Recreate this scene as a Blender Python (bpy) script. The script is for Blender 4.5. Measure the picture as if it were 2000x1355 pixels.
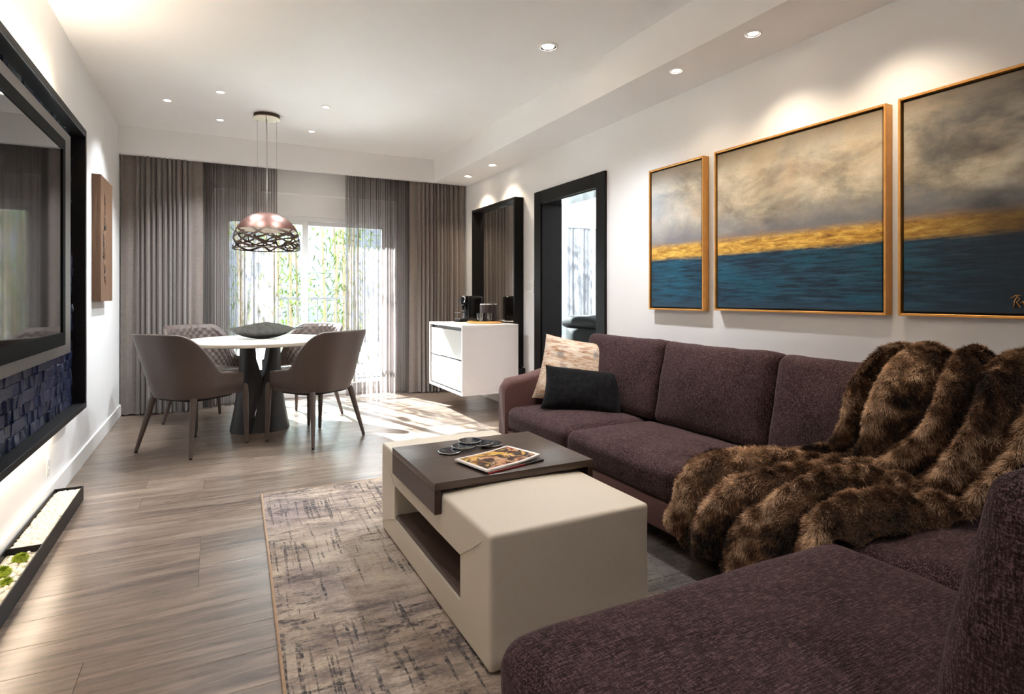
import bpy, bmesh, math, random
import numpy as np
from mathutils import Vector, Matrix, noise as mnoise

# ---------------------------------------------------------------- scene, camera, light
for o in list(bpy.data.objects): bpy.data.objects.remove(o)
SC = bpy.context.scene
COL = SC.collection
rnd = random.Random(7)
PI = math.pi
XL, XR, ZC, ZB = -0.786, 2.68, 2.68, 2.425        # left wall, right wall, ceiling, soffit underside

cam = bpy.data.cameras.new('camera')
cam.sensor_width = 36; cam.lens = 1136.4 / 2000 * 36; cam.shift_y = -0.05; cam.clip_start = 0.05
camo = bpy.data.objects.new('camera', cam); COL.objects.link(camo)
camo.location = (0, 0, 1.12); camo.rotation_euler = (PI/2, 0, -math.radians(27.09))
SC.camera = camo

WORLD_STRENGTH = 2.0
w = bpy.data.worlds.new('sky'); SC.world = w; w.use_nodes = True
w.node_tree.nodes['Background'].inputs[0].default_value = (0.72, 0.88, 1.0, 1)
w.node_tree.nodes['Background'].inputs[1].default_value = WORLD_STRENGTH
SC.view_settings.view_transform = 'Standard'; SC.view_settings.look = 'None'
SC.view_settings.gamma = 1.0; SC.view_settings.use_curve_mapping = False
SC.view_settings.exposure = 3.0
cy = SC.cycles
cy.max_bounces = 10; cy.diffuse_bounces = 6; cy.glossy_bounces = 4; cy.transmission_bounces = 6
cy.transparent_max_bounces = 24; cy.caustics_reflective = False; cy.caustics_refractive = False
cy.sample_clamp_indirect = 6.0; cy.use_denoising = True

def lamp(name, kind, loc, energy, color=(1, 1, 1), direction=(0, 0, -1), **kw):
    l = bpy.data.lights.new(name, kind); l.energy = energy; l.color = color
    for k, v in kw.items(): setattr(l, k, v)
    o = bpy.data.objects.new(name, l); COL.objects.link(o); o.location = loc
    o.rotation_euler = Vector(direction).to_track_quat('-Z', 'Y').to_euler()
    return o
EL = math.radians(37)
lamp('sun', 'SUN', (0, 12, 9), 28.0, (0.90, 0.97, 1.0), (0.30*math.cos(EL), -0.954*math.cos(EL), -math.sin(EL)), angle=math.radians(0.6))
WARM = (1.0, 0.82, 0.61)
# LED strips behind the media frame
lamp('led_strip_upper', 'AREA', (XL+0.045, 2.45, 2.135), 3.6, WARM, (-0.35, 0, 1), shape='RECTANGLE', size=0.04, size_y=3.0)
lamp('led_strip_lower', 'AREA', (XL+0.045, 2.45, 0.425), 1.1, WARM, (-0.25, 0, -1), shape='RECTANGLE', size=0.04, size_y=3.0)
for n in ('led_strip_upper', 'led_strip_lower'):
    o = bpy.data.objects[n]; up = 1 if 'upper' in n else -1
    z = Vector((0.3, 0, -up)).normalized(); y = Vector((0, 1, 0)); x = y.cross(z)
    o.rotation_euler = Matrix((x, y, z)).transposed().to_euler()

# ---------------------------------------------------------------- helpers
def thing(name, label, cat, loc=(0, 0, 0), rz=0.0, group=None):
    o = bpy.data.objects.new(name, None); COL.objects.link(o); o.empty_display_size = 0.05
    o.location = loc; o.rotation_euler = (0, 0, rz); o['label'] = label; o['category'] = cat
    if group: o['group'] = group
    return o
def tag(o, label, cat, group=None):
    o['label'] = label; o['category'] = cat
    if group: o['group'] = group
    return o
def finish(me, mat, smooth):
    if mat: me.materials.append(mat)
    if smooth:
        me.polygons.foreach_set('use_smooth', [True]*len(me.polygons))
        if smooth is not True: me.set_sharp_from_angle(angle=math.radians(smooth))
    me.update()
def obj(name, me, parent=None, kind=None):
    o = bpy.data.objects.new(name, me); COL.objects.link(o)
    if parent: o.parent = parent
    if kind: o['kind'] = kind
    return o
def build(name, vf, mat, parent=None, smooth=35, kind=None):
    v, f = vf
    me = bpy.data.meshes.new(name); me.from_pydata([tuple(p) for p in v], [], [tuple(p) for p in f])
    finish(me, mat, smooth)
    return obj(name, me, parent, kind)
def merge(*parts):
    V, F = [], []
    for v, f in parts:
        b = len(V); V += [tuple(p) for p in v]; F += [tuple(i+b for i in q) for q in f]
    return V, F
def move(vf, dx=0, dy=0, dz=0):
    return [(p[0]+dx, p[1]+dy, p[2]+dz) for p in vf[0]], vf[1]
def xf(vf, M):
    return [tuple(M @ Vector(p)) for p in vf[0]], vf[1]
def box(x0, x1, y0, y1, z0, z1):
    v = [(x0,y0,z0),(x1,y0,z0),(x1,y1,z0),(x0,y1,z0),(x0,y0,z1),(x1,y0,z1),(x1,y1,z1),(x0,y1,z1)]
    return v, [(0,3,2,1),(4,5,6,7),(0,1,5,4),(1,2,6,5),(2,3,7,6),(3,0,4,7)]
def bbox(x0, x1, y0, y1, z0, z1, r=0.004, seg=2):
    bm = bmesh.new(); bmesh.ops.create_cube(bm, size=1)
    for v in bm.verts: v.co = ((x0+x1)/2+v.co.x*(x1-x0), (y0+y1)/2+v.co.y*(y1-y0), (z0+z1)/2+v.co.z*(z1-z0))
    bmesh.ops.bevel(bm, geom=bm.edges[:], offset=r, segments=seg, profile=0.5, affect='EDGES')
    bm.verts.index_update()
    out = [tuple(v.co) for v in bm.verts], [tuple(v.index for v in f.verts) for f in bm.faces]; bm.free(); return out
def lathe(prof, n=32, c=(0, 0, 0), close=True):
    V, F = [], []; m = len(prof)
    for i in range(n):
        a = 2*PI*i/n
        for r, z in prof: V.append((c[0]+r*math.cos(a), c[1]+r*math.sin(a), c[2]+z))
    for i in range(n):
        j = (i+1) % n
        for k in range(m-1): F.append((i*m+k, j*m+k, j*m+k+1, i*m+k+1))
    if close:
        for k, rev in ((0, True), (m-1, False)):
            ring = [i*m+k for i in range(n)]; F.append(tuple(reversed(ring)) if rev else tuple(ring))
    return V, F
def ring(prof, n=32, c=(0, 0, 0)): return lathe(list(prof)+[prof[0]], n, c, False)
def tube(pts, r, n=8, cap=True):
    pts = [Vector(p) for p in pts]; m = len(pts); rs = r if isinstance(r, (list, tuple)) else [r]*m
    V, F = [], []; up = None
    for i, p in enumerate(pts):
        t = (pts[min(i+1, m-1)]-pts[max(i-1, 0)]).normalized()
        if up is None: up = Vector((0, 0, 1)) if abs(t.z) < 0.9 else Vector((1, 0, 0))
        x = t.cross(up).normalized(); y = x.cross(t).normalized(); up = y
        for k in range(n):
            a = 2*PI*k/n; V.append(tuple(p+(x*math.cos(a)+y*math.sin(a))*rs[i]))
    for i in range(m-1):
        for k in range(n):
            l = (k+1) % n; F.append((i*n+k, i*n+l, (i+1)*n+l, (i+1)*n+k))
    if cap: F.append(tuple(reversed(range(n)))); F.append(tuple((m-1)*n+k for k in range(n)))
    return V, F
def grid(fn, nu, nv, closed_u=False):
    V = [tuple(fn(i/(nu if closed_u else nu-1), j/(nv-1))) for i in range(nu) for j in range(nv)]
    F = []
    for i in range(nu if closed_u else nu-1):
        k = (i+1) % nu
        for j in range(nv-1): F.append((i*nv+j, k*nv+j, k*nv+j+1, i*nv+j+1))
    return V, F
def smoothstep(a, b, x):
    t = min(1, max(0, (x-a)/(b-a))); return t*t*(3-2*t)
def loft(sections, cap=True):
    n = len(sections[0]); V = [tuple(p) for s in sections for p in s]; F = []
    for i in range(len(sections)-1):
        for k in range(n):
            l = (k+1) % n; F.append((i*n+k, i*n+l, (i+1)*n+l, (i+1)*n+k))
    if cap: F.append(tuple(reversed(range(n)))); F.append(tuple((len(sections)-1)*n+k for k in range(n)))
    return V, F
def slab(outline, z0, z1, r=0.006, seg=3):
    """outline (ccw, xy) extruded with rounded upper and lower edges"""
    c = Vector((sum(p[0] for p in outline)/len(outline), sum(p[1] for p in outline)/len(outline)))
    def inset(d):
        out = []
        n = len(outline)
        for i in range(n):
            a, b = Vector(outline[i-1]), Vector(outline[(i+1) % n]); t = (b-a).normalized(); nn = Vector((t.y, -t.x))
            p = Vector(outline[i])-nn*d; out.append(p)
        return out
    S = []
    for k in range(seg+1):
        a = PI/2*k/seg; S.append([(p.x, p.y, z0+r-r*math.cos(PI/2-(PI/2-a))) if 0 else (p.x, p.y, z0+r*(1-math.sin(a))) for p in inset(r*(1-math.cos(a)))][:])
    S = []
    for k in range(seg+1):
        a = PI/2*k/seg; S.append([(p.x, p.y, z0+r*(1-math.sin(a))) for p in inset(r*(1-math.cos(a)))])
    S = S[::-1] if S[0][0][2] > S[-1][0][2] else S
    # S runs from the bottom (inset) up to full width
    S = sorted(S, key=lambda s: s[0][2])
    low = []
    for k in range(seg+1):
        a = PI/2*k/seg; low.append([(p.x, p.y, z0+r-r*math.cos(a)) for p in inset(r-r*math.sin(a))])
    high = []
    for k in range(seg+1):
        a = PI/2*k/seg; high.append([(p.x, p.y, z1-r+r*math.sin(a)) for p in inset(r-r*math.cos(a))])
    return loft(low+high)
def rrect(x0, x1, y0, y1, r, n=6):
    out = []
    for cx_, cy_, a0 in ((x1-r, y0+r, -PI/2), (x1-r, y1-r, 0), (x0+r, y1-r, PI/2), (x0+r, y0+r, PI)):
        for k in range(n+1):
            a = a0+PI/2*k/n; out.append((cx_+r*math.cos(a), cy_+r*math.sin(a)))
    return out
def cushion(sx, sy, sz, r=0.05, puff=(0, 0, 0.03), n=18, wob=0.004, seed=0, sag=0.0, down=True):
    """rounded, crowned box centred at the origin"""
    a, b, c = sx/2, sy/2, sz/2; r = min(r, a, b, c)
    bm = bmesh.new(); bmesh.ops.create_cube(bm, size=2)
    bmesh.ops.subdivide_edges(bm, edges=bm.edges[:], cuts=n, use_grid_fill=True)
    sv = Vector((seed*3.1, seed*1.7, seed*2.3))
    def warp(t, h):
        # more samples next to the rounded edges
        k = min(0.6, 2.2*r/h); s = 1 if t >= 0 else -1; t = abs(t)
        return s*(t/0.55*(1-k) if t < 0.55 else (1-k)+(t-0.55)/0.45*k)
    for v in bm.verts:
        u = Vector((warp(v.co.x, a), warp(v.co.y, b), warp(v.co.z, c)))
        p = Vector((u.x*a, u.y*b, u.z*c))
        q = Vector((max(-a+r, min(a-r, p.x)), max(-b+r, min(b-r, p.y)), max(-c+r, min(c-r, p.z))))
        d = p-q
        if d.length > 1e-9: p = q+d.normalized()*r
        fx, fy, fz = 1-u.x*u.x, 1-u.y*u.y, 1-u.z*u.z
        sgn = lambda t: (1 if t > 0 else -1)*min(1, abs(t))**1.5
        p.x += sgn(u.x)*puff[0]*fy*fz; p.y += sgn(u.y)*puff[1]*fx*fz
        if down or u.z > 0: p.z += sgn(u.z)*puff[2]*fx*fy
        if wob:
            nv_ = mnoise.noise_vector(p*6+sv); p += nv_*wob + mnoise.noise_vector(p*16+sv)*wob*0.3
        v.co = p
    bm.verts.index_update()
    out = [tuple(v.co) for v in bm.verts], [tuple(v.index for v in f.verts) for f in bm.faces]; bm.free(); return out
def dup(root, loc=None, rz=None, label=None):
    r = root.copy(); COL.objects.link(r)
    if loc is not None: r.location = loc
    if rz is not None: r.rotation_euler = (0, 0, rz)
    if label: r['label'] = label
    for ch in list(root.children):
        c = ch.copy(); COL.objects.link(c); c.parent = r
        for g in list(ch.children):
            d = g.copy(); COL.objects.link(d); d.parent = c
    return r

# ---------------------------------------------------------------- materials
class NT:
    def __init__(s, name):
        s.m = bpy.data.materials.new(name); s.m.use_nodes = True; s.t = s.m.node_tree; s.t.nodes.clear()
        s.out = s.t.nodes.new('ShaderNodeOutputMaterial')
    def n(s, typ, ins=None, **kw):
        nd = s.t.nodes.new('ShaderNode'+typ)
        for k, v in kw.items(): setattr(nd, k, v)
        for k, v in (ins or {}).items():
            sock = nd.inputs[k]
            if isinstance(v, bpy.types.NodeSocket): s.t.links.new(v, sock)
            else: sock.default_value = v
        return nd
    def L(s, a, b): s.t.links.new(a, b)
    def ramp(s, fac, stops, interp='LINEAR'):
        nd = s.t.nodes.new('ShaderNodeValToRGB'); cr = nd.color_ramp; cr.interpolation = interp
        while len(cr.elements) < len(stops): cr.elements.new(0.5)
        for e, (p, c) in zip(cr.elements, stops):
            e.position = p; e.color = (c, c, c, 1) if isinstance(c, (int, float)) else (*c[:3], 1)
        s.L(fac, nd.inputs[0]); return nd.outputs[0]
    def noise(s, vec, scale, detail=4, rough=0.55, dist=0.0):
        return s.n('TexNoise', {'Vector': vec, 'Scale': scale, 'Detail': detail, 'Roughness': rough, 'Distortion': dist}).outputs[0]
    def map(s, vec, scale=(1, 1, 1), loc=(0, 0, 0), rot=(0, 0, 0)):
        return s.n('Mapping', {'Vector': vec, 'Scale': scale, 'Location': loc, 'Rotation': rot}).outputs[0]
    def mix(s, fac, a, b, blend='MIX'):
        nd = s.n('Mix', data_type='RGBA', blend_type=blend)
        for sock, v in ((nd.inputs[0], fac), (nd.inputs[6], a), (nd.inputs[7], b)):
            if isinstance(v, bpy.types.NodeSocket): s.L(v, sock)
            else: sock.default_value = v if isinstance(v, (int, float)) and sock == nd.inputs[0] else (*v[:3], 1) if not isinstance(v, (int, float)) else (v, v, v, 1)
        return nd.outputs[2]
    def math(s, op, a, b=0.0, c=None):
        nd = s.n('Math', operation=op)
        for i, v in enumerate((a, b) if c is None else (a, b, c)):
            if isinstance(v, bpy.types.NodeSocket): s.L(v, nd.inputs[i])
            else: nd.inputs[i].default_value = v
        return nd.outputs[0]
    def bump(s, h, strength=0.3, dist=0.01):
        return s.n('Bump', {'Height': h, 'Strength': strength, 'Distance': dist}).outputs[0]
    def pbr(s, base, rough=0.5, metal=0.0, normal=None, spec=0.5, **kw):
        p = s.n('BsdfPrincipled')
        def put(k, v):
            if isinstance(v, bpy.types.NodeSocket): s.L(v, p.inputs[k])
            elif isinstance(v, tuple): p.inputs[k].default_value = (*v[:3], 1)
            else: p.inputs[k].default_value = v
        put('Base Color', base); put('Roughness', rough); put('Metallic', metal); put('Specular IOR Level', spec)
        for k, v in kw.items(): put(k.replace('_', ' '), v)
        if normal: s.L(normal, p.inputs['Normal'])
        s.L(p.outputs[0], s.out.inputs[0]); s.p = p
        return s.m
    def obj(s): return s.n('TexCoord').outputs['Object']
    def gen(s): return s.n('TexCoord').outputs['Generated']
    def world(s): return s.n('NewGeometry').outputs['Position']
def plain(name, base, rough=0.5, metal=0.0, spec=0.5, grain=0.06, gscale=40, bump=0.0, **kw):
    t = NT(name); v = t.obj(); f = t.noise(v, gscale, 3)
    lo = tuple(c*(1-grain) for c in base); hi = tuple(min(1, c*(1+grain)) for c in base)
    col = t.ramp(f, [(0.3, lo), (0.7, hi)])
    nrm = t.bump(f, bump, 0.002) if bump else None
    return t.pbr(col, rough, metal, nrm, spec, **kw)

M = {}
M['wall'] = plain('white_paint', (0.80, 0.795, 0.795), 0.6, grain=0.012, gscale=3, spec=0.3)
M['ceiling'] = plain('ceiling_paint', (0.84, 0.83, 0.825), 0.7, grain=0.01, gscale=3, spec=0.2)
M['white_trim'] = plain('white_gloss_paint', (0.80, 0.80, 0.79), 0.35, grain=0.01, gscale=5)
M['black_wood'] = plain('black_stained_wood', (0.0045, 0.0038, 0.0038), 0.40, grain=0.3, gscale=30, bump=0.05, spec=0.16)
M['black_satin'] = plain('black_satin', (0.005, 0.005, 0.0055), 0.4, grain=0.1, spec=0.2)
M['black_gloss'] = plain('black_gloss', (0.004, 0.004, 0.0045), 0.14, grain=0.1, spec=0.35)
M['chrome'] = plain('chrome', (0.75, 0.75, 0.76), 0.15, 1.0, grain=0.02)
M['vinyl'] = plain('white_vinyl', (0.72, 0.73, 0.74), 0.4, grain=0.02)

def m_floor():
    t = NT('greyed_oak_plank'); v = t.obj(); rndv = t.n('ObjectInfo').outputs['Random']
    off = t.n('CombineXYZ', {0: t.math('MULTIPLY', rndv, 37.0), 1: t.math('MULTIPLY', rndv, 91.0), 2: t.math('MULTIPLY', rndv, 53.0)}).outputs[0]
    vv = t.n('VectorMath', {0: v, 1: off}, operation='ADD').outputs[0]
    g1 = t.noise(t.map(vv, (0.8, 8, 1)), 3.0, 5, 0.55, 0.8)
    g2 = t.noise(t.map(vv, (2.2, 90, 1)), 5.0, 5, 0.65)
    g3 = t.noise(t.map(vv, (0.5, 2.4, 1)), 2.0, 2)
    c = t.ramp(g1, [(0.34, (0.064, 0.041, 0.031)), (0.5, (0.145, 0.101, 0.076)), (0.66, (0.268, 0.202, 0.159))])
    c = t.mix(0.20, c, t.ramp(g2, [(0.3, (0.07, 0.048, 0.037)), (0.65, (0.30, 0.235, 0.19))]))
    c = t.mix(t.math('MULTIPLY', t.ramp(g3, [(0.35, 0.0), (0.7, 1.0)]), 0.30), c, (0.30, 0.235, 0.185))
    tint = t.ramp(rndv, [(0, 0.82), (1, 1.14)])
    c = t.mix(1.0, c, tint, 'MULTIPLY')
    return t.pbr(c, t.math('ADD', t.math('MULTIPLY', g2, 0.14), 0.22), 0, t.bump(g2, 0.10, 0.001), 0.5, Coat_Weight=0.35, Coat_Roughness=0.22)
M['floor'] = m_floor()
M['floor_base'] = plain('floor_underlay', (0.05, 0.04, 0.035), 0.7)

def m_fabric(name, dark, mid, light, sc=1.0):
    t = NT(name); v = t.obj()
    a = t.noise(t.map(v, (38*sc, 290*sc, 290*sc)), 1.0, 2, 0.6)
    b = t.noise(t.map(v, (290*sc, 290*sc, 38*sc)), 1.0, 2, 0.6)
    e = t.noise(t.map(v, (290*sc, 42*sc, 290*sc)), 1.0, 2, 0.6)
    blotch = t.noise(v, 7, 3)
    h = t.math('ADD', t.math('ADD', t.math('MULTIPLY', a, 0.42), t.math('MULTIPLY', b, 0.33)), t.math('MULTIPLY', e, 0.25))
    c = t.ramp(h, [(0.40, dark), (0.50, mid), (0.60, light)])
    c = t.mix(t.math('MULTIPLY', t.ramp(blotch, [(0.35, 0.0), (0.7, 1.0)]), 0.20), c, light)
    m = t.pbr(c, 0.9, 0, t.bump(h, 0.5, 0.003), 0.12)
    t.p.inputs['Sheen Weight'].default_value = 0.10; t.p.inputs['Sheen Roughness'].default_value = 0.4
    t.p.inputs['Sheen Tint'].default_value = (0.80, 0.66, 0.70, 1)
    return m
M['purple'] = m_fabric('aubergine_chenille', (0.0042, 0.0020, 0.0022), (0.029, 0.0146, 0.0156), (0.115, 0.071, 0.073))
M['pink_leather'] = plain('dusty_plum_faux_suede', (0.105, 0.050, 0.045), 0.6, grain=0.12, gscale=60, bump=0.1, spec=0.25)
M['taupe'] = plain('taupe_leather', (0.092, 0.068, 0.059), 0.52, grain=0.07, gscale=120, bump=0.08, spec=0.35)
M['taupe_seat'] = plain('taupe_seat_leather', (0.20, 0.165, 0.145), 0.38, grain=0.07, gscale=120, bump=0.08)
M['cream_leather'] = plain('cream_leather', (0.56, 0.505, 0.42), 0.48, grain=0.03, gscale=180, bump=0.10, spec=0.4)
M['cream_top'] = plain('cream_stone_top', (0.84, 0.78, 0.67), 0.3, grain=0.06, gscale=9)
M['bronze_base'] = plain('blackened_steel', (0.020, 0.019, 0.019), 0.42, 0.3, grain=0.15, gscale=18)
def m_wood(name, dark, light, axis='X', rough=0.4, fine=1.0):
    t = NT(name); v = t.obj()
    s = (2.0, 60*fine, 60*fine) if axis == 'X' else (60*fine, 2.0, 60*fine) if axis == 'Y' else (60*fine, 60*fine, 2.0)
    g = t.noise(t.map(v, s), 1.0, 5, 0.65, 0.4); g2 = t.noise(v, 4, 2)
    c = t.ramp(t.math('ADD', t.math('MULTIPLY', g, 0.8), t.math('MULTIPLY', g2, 0.2)), [(0.32, dark), (0.66, light)])
    return t.pbr(c, rough, 0, t.bump(g, 0.12, 0.002), 0.4)
M['walnut_top'] = m_wood('dark_walnut', (0.040, 0.026, 0.020), (0.095, 0.068, 0.052), 'X', 0.32)
M['walnut_side'] = m_wood('dark_walnut_upright', (0.030, 0.013, 0.009), (0.062, 0.030, 0.022), 'Z', 0.4)
M['shelf_wood'] = m_wood('brown_shelf_wood', (0.045, 0.028, 0.024), (0.11, 0.075, 0.065), 'Y', 0.45)
M['drape'] = None
def m_drape():
    t = NT('taupe_velvet_drape'); v = t.obj(); n = t.noise(v, 45, 5, 0.7); n2 = t.noise(t.map(v, (6, 6, 0.7)), 2, 2)
    c = t.ramp(t.math('ADD', t.math('MULTIPLY', n, 0.65), t.math('MULTIPLY', n2, 0.35)), [(0.32, (0.138, 0.114, 0.101)), (0.68, (0.195, 0.163, 0.146))])
    m = t.pbr(c, 0.8, 0, None, 0.2)
    t.p.inputs['Sheen Weight'].default_value = 0.3
    return m
M['drape'] = m_drape()
def m_sheer(name, col, clear):
    t = NT(name); v = t.obj()
    n = t.noise(t.map(v, (160, 160, 4)), 1, 3)
    lw = t.n('LayerWeight', {'Blend': 0.5}).outputs['Facing']
    fac = t.math('MULTIPLY', t.math('ADD', t.math('MULTIPLY', n, 0.36), clear-0.08), t.math('SUBTRACT', 1.0, t.math('MULTIPLY', lw, 0.95)))
    tr = t.n('BsdfTransparent', {'Color': (0.96, 0.95, 0.94, 1)})
    d = t.n('BsdfDiffuse', {'Color': (*col, 1)}); tl = t.n('BsdfTranslucent', {'Color': (*col, 1)})
    a = t.n('MixShader', {0: 0.55, 1: d.outputs[0], 2: tl.outputs[0]})
    b = t.n('MixShader', {0: fac, 1: a.outputs[0], 2: tr.outputs[0]})
    t.L(b.outputs[0], t.out.inputs[0]); return t.m
M['sheer'] = m_sheer('grey_brown_sheer', (0.20, 0.165, 0.158), 0.46)
M['sheer_bedroom'] = m_sheer('pale_sheer', (0.085, 0.080, 0.080), 0.16)
def m_glass(name, tint=(1, 1, 1), refl=1.0):
    t = NT(name); tr = t.n('BsdfTransparent', {'Color': (*tint, 1)}); gl = t.n('BsdfGlossy', {'Roughness': 0.02})
    fr = t.n('Fresnel', {'IOR': 1.45}); f = t.math('MULTIPLY', fr.outputs[0], refl)
    m = t.n('MixShader', {0: f, 1: tr.outputs[0], 2: gl.outputs[0]}); t.L(m.outputs[0], t.out.inputs[0]); return t.m
M['glass'] = m_glass('window_glass', (0.97, 0.99, 0.98))
M['tumbler'] = m_glass('tumbler_glass', (0.97, 0.98, 0.98), 2.0)
M['mirror'] = plain('mirror_glass', (0.86, 0.87, 0.88), 0.02, 1.0, grain=0.0)
M['screen'] = plain('tv_screen_glass', (0.006, 0.007, 0.008), 0.04, 0.0, 0.5, grain=0.0, IOR=2.3)
M['gold_frame'] = plain('gold_leaf_wood', (0.62, 0.31, 0.085), 0.38, 0.55, grain=0.1, gscale=20)
M['emit'] = None
def m_emit(name, col, s):
    t = NT(name); e = t.n('Emission', {'Color': (*col, 1), 'Strength': s}); t.L(e.outputs[0], t.out.inputs[0]); return t.m
M['emit'] = m_emit('lamp_lens', (1.0, 0.86, 0.68), 6.0)

# ---------------------------------------------------------------- room shell
def struct(name, vf, mat, smooth=0, parent=None):
    return build(name, vf, mat, parent, smooth, None if parent else 'structure')
struct('wall_left', box(XL-0.12, XL, -2.3, 6.8, 0, ZC), M['wall'])
DY0, DY1, DZ = 3.755, 4.625, 1.965            # doorway
struct('wall_right', merge(box(XR, XR+.18, -2.3, DY0, 0, ZC), box(XR, XR+.18, DY1, 7.4, 0, ZC), box(XR, XR+.18, DY0, DY1, DZ, ZC)), M['wall'])
WX0, WX1, WZ = 0.0, 1.89, 2.22                # window opening
struct('wall_far', merge(box(XL, WX0, 6.65, 6.86, 0, ZC), box(WX1, XR, 6.65, 6.86, 0, ZC), box(WX0, WX1, 6.65, 6.86, WZ, ZC),
                         box(WX0, WX1, 6.74, 6.86, 1.995, WZ)), M['wall'])
struct('wall_near', box(XL, XR, -2.42, -2.3, 0, ZC), M['wall'])
struct('ceiling', box(XL-.12, XR+.18, -2.42, 6.86, ZC, ZC+.12), M['ceiling'])
struct('trim_1', box(XL, XR, 6.36, 6.43, ZB, ZC), M['wall'])                # curtain pelmet beam
struct('trim_2', box(2.25, XR, -2.3, 6.36, ZB-.003, ZC), M['ceiling'])      # soffit along the right wall
struct('baseboard_left', bbox(XL, XL+.014, -2.3, 6.62, 0, .11, .004), M['white_trim'])
struct('baseboard_right', merge(bbox(XR-.014, XR, -2.3, 3.63, 0, .11, .004), bbox(XR-.014, XR, 4.75, 6.62, 0, .11, .004)), M['white_trim'])

floor = struct('floor', box(XL-.1, XR+.18, -2.4, 6.86, -.10, -.008), M['floor_base'])
def plank_mesh(L, wdt=0.180):
    g = 0.0004; c = 0.0011; h = 0.007
    x0, x1, y0, y1 = -L/2+g, L/2-g, -wdt/2+g, wdt/2-g
    v = [(x0,y0,-h),(x1,y0,-h),(x1,y1,-h),(x0,y1,-h),(x0,y0,-c),(x1,y0,-c),(x1,y1,-c),(x0,y1,-c),(x0+c,y0+c,0),(x1-c,y0+c,0),(x1-c,y1-c,0),(x0+c,y1-c,0)]
    f = []
    for a in (0, 4):
        for k in range(4): l = (k+1) % 4; f.append((a+k, a+l, a+4+l, a+4+k))
    f.append((8, 9, 10, 11))
    me = bpy.data.meshes.new('plank'); me.from_pydata(v, [], f); finish(me, M['floor'], 0); return me
plank_cache = {}
y = 6.86-0.09
while y > -2.4:
    x = XL-0.02-rnd.choice([0.15, 0.45, 0.75, 1.05])
    while x < XR+0.1:
        L = rnd.choice([1.2, 1.5, 1.8]); a, b = max(x, XL-.02), min(x+L, XR+.17)
        if b-a > 0.05:
            key = round(b-a, 3)
            if key not in plank_cache: plank_cache[key] = plank_mesh(b-a)
            p = obj('plank', plank_cache[key], floor); p.location = ((a+b)/2, y, 0)
        x += L
    y -= 0.180

# sliding window
win = bpy.data.objects.new('window_1', None); COL.objects.link(win); win['kind'] = 'structure'
V_ = M['vinyl']
struct('window_frame', merge(bbox(0.0, .075, 6.765, 6.855, 0, 1.995, .005), bbox(1.82, 1.89, 6.765, 6.855, 0, 1.995, .005),
       bbox(0.075, 1.82, 6.765, 6.855, 1.945, 1.995, .005), bbox(0.075, 1.82, 6.765, 6.855, 0, .045, .005)), V_, 0, win)
for x0, x1, yy in ((.075, .925, 6.785), (.86, 1.82, 6.825)):
    s = struct('sash', merge(bbox(x0, x0+.06, yy-.018, yy+.018, .045, 1.945, .004), bbox(x1-.062, x1, yy-.018, yy+.018, .045, 1.945, .004),
        bbox(x0+.06, x1-.062, yy-.018, yy+.018, 1.90, 1.945, .004), bbox(x0+.06, x1-.062, yy-.018, yy+.018, .045, .12, .004)), V_, 0, win)
    struct('pane', box(x0+.058, x1-.06, yy-.003, yy+.003, .118, 1.902), M['glass'], 0, s)
h = struct('handle', bbox(.868, .886, 6.75, 6.768, .95, 1.15, .006), V_, 0, win)
# doorway with black casing
door = bpy.data.objects.new('door_1', None); COL.objects.link(door); door['kind'] = 'structure'
BW = M['black_wood']
struct('casing', bbox(XR-.022, XR, DY0-.115, DY0, 0, DZ+.115, .003), BW, 0, door)
struct('casing', bbox(XR-.022, XR, DY1, DY1+.12, 0, DZ+.115, .003), BW, 0, door)
struct('casing', bbox(XR-.022, XR, DY0, DY1, DZ, DZ+.115, .003), BW, 0, door)
struct('jamb', box(XR-.01, XR+.20, DY1-.012, DY1, 0, DZ), BW, 0, door)
struct('jamb', box(XR-.01, XR+.20, DY0, DY0+.012, 0, DZ), BW, 0, door)
struct('head_jamb', box(XR-.01, XR+.20, DY0, DY1, DZ-.012, DZ), M['black_gloss'], 0, door)

# bedroom seen through the doorway
struct('floor_bedroom', box(XR+.18, 6.4, 2.6, 7.6, -.1, 0), M['floor'])
struct('ceiling_bedroom', box(XR+.18, 6.4, 2.6, 7.6, 2.465, 2.6), M['ceiling'])
struct('wall_bedroom_right', box(6.4, 6.5, 2.6, 7.6, 0, 2.6), M['wall'])
struct('wall_bedroom_near', box(XR+.18, 6.4, 2.5, 2.6, 0, 2.6), M['wall'])
struct('trim_3', box(XR+.18, 6.4, 7.07, 7.13, 2.11, 2.465), M['wall'])
struct('wall_bedroom_far', merge(box(XR+.18, 3.1, 7.4, 7.55, 0, 2.6), box(5.3, 6.4, 7.4, 7.55, 0, 2.6), box(3.1, 5.3, 7.4, 7.55, 2.4, 2.6)), M['wall'])
win2 = bpy.data.objects.new('window_2', None); COL.objects.link(win2); win2['kind'] = 'structure'
struct('window_frame', merge(box(3.1, 3.16, 7.42, 7.5, 0, 2.4), box(5.24, 5.3, 7.42, 7.5, 0, 2.4), box(3.16, 5.24, 7.42, 7.5, 2.34, 2.4), box(3.95, 4.02, 7.42, 7.5, 0, 2.34)), V_, 0, win2)
struct('pane', box(3.16, 3.95, 7.455, 7.461, 0, 2.34), M['glass'], 0, win2)
struct('pane', box(4.02, 5.24, 7.455, 7.461, 0, 2.34), M['glass'], 0, win2)

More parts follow.
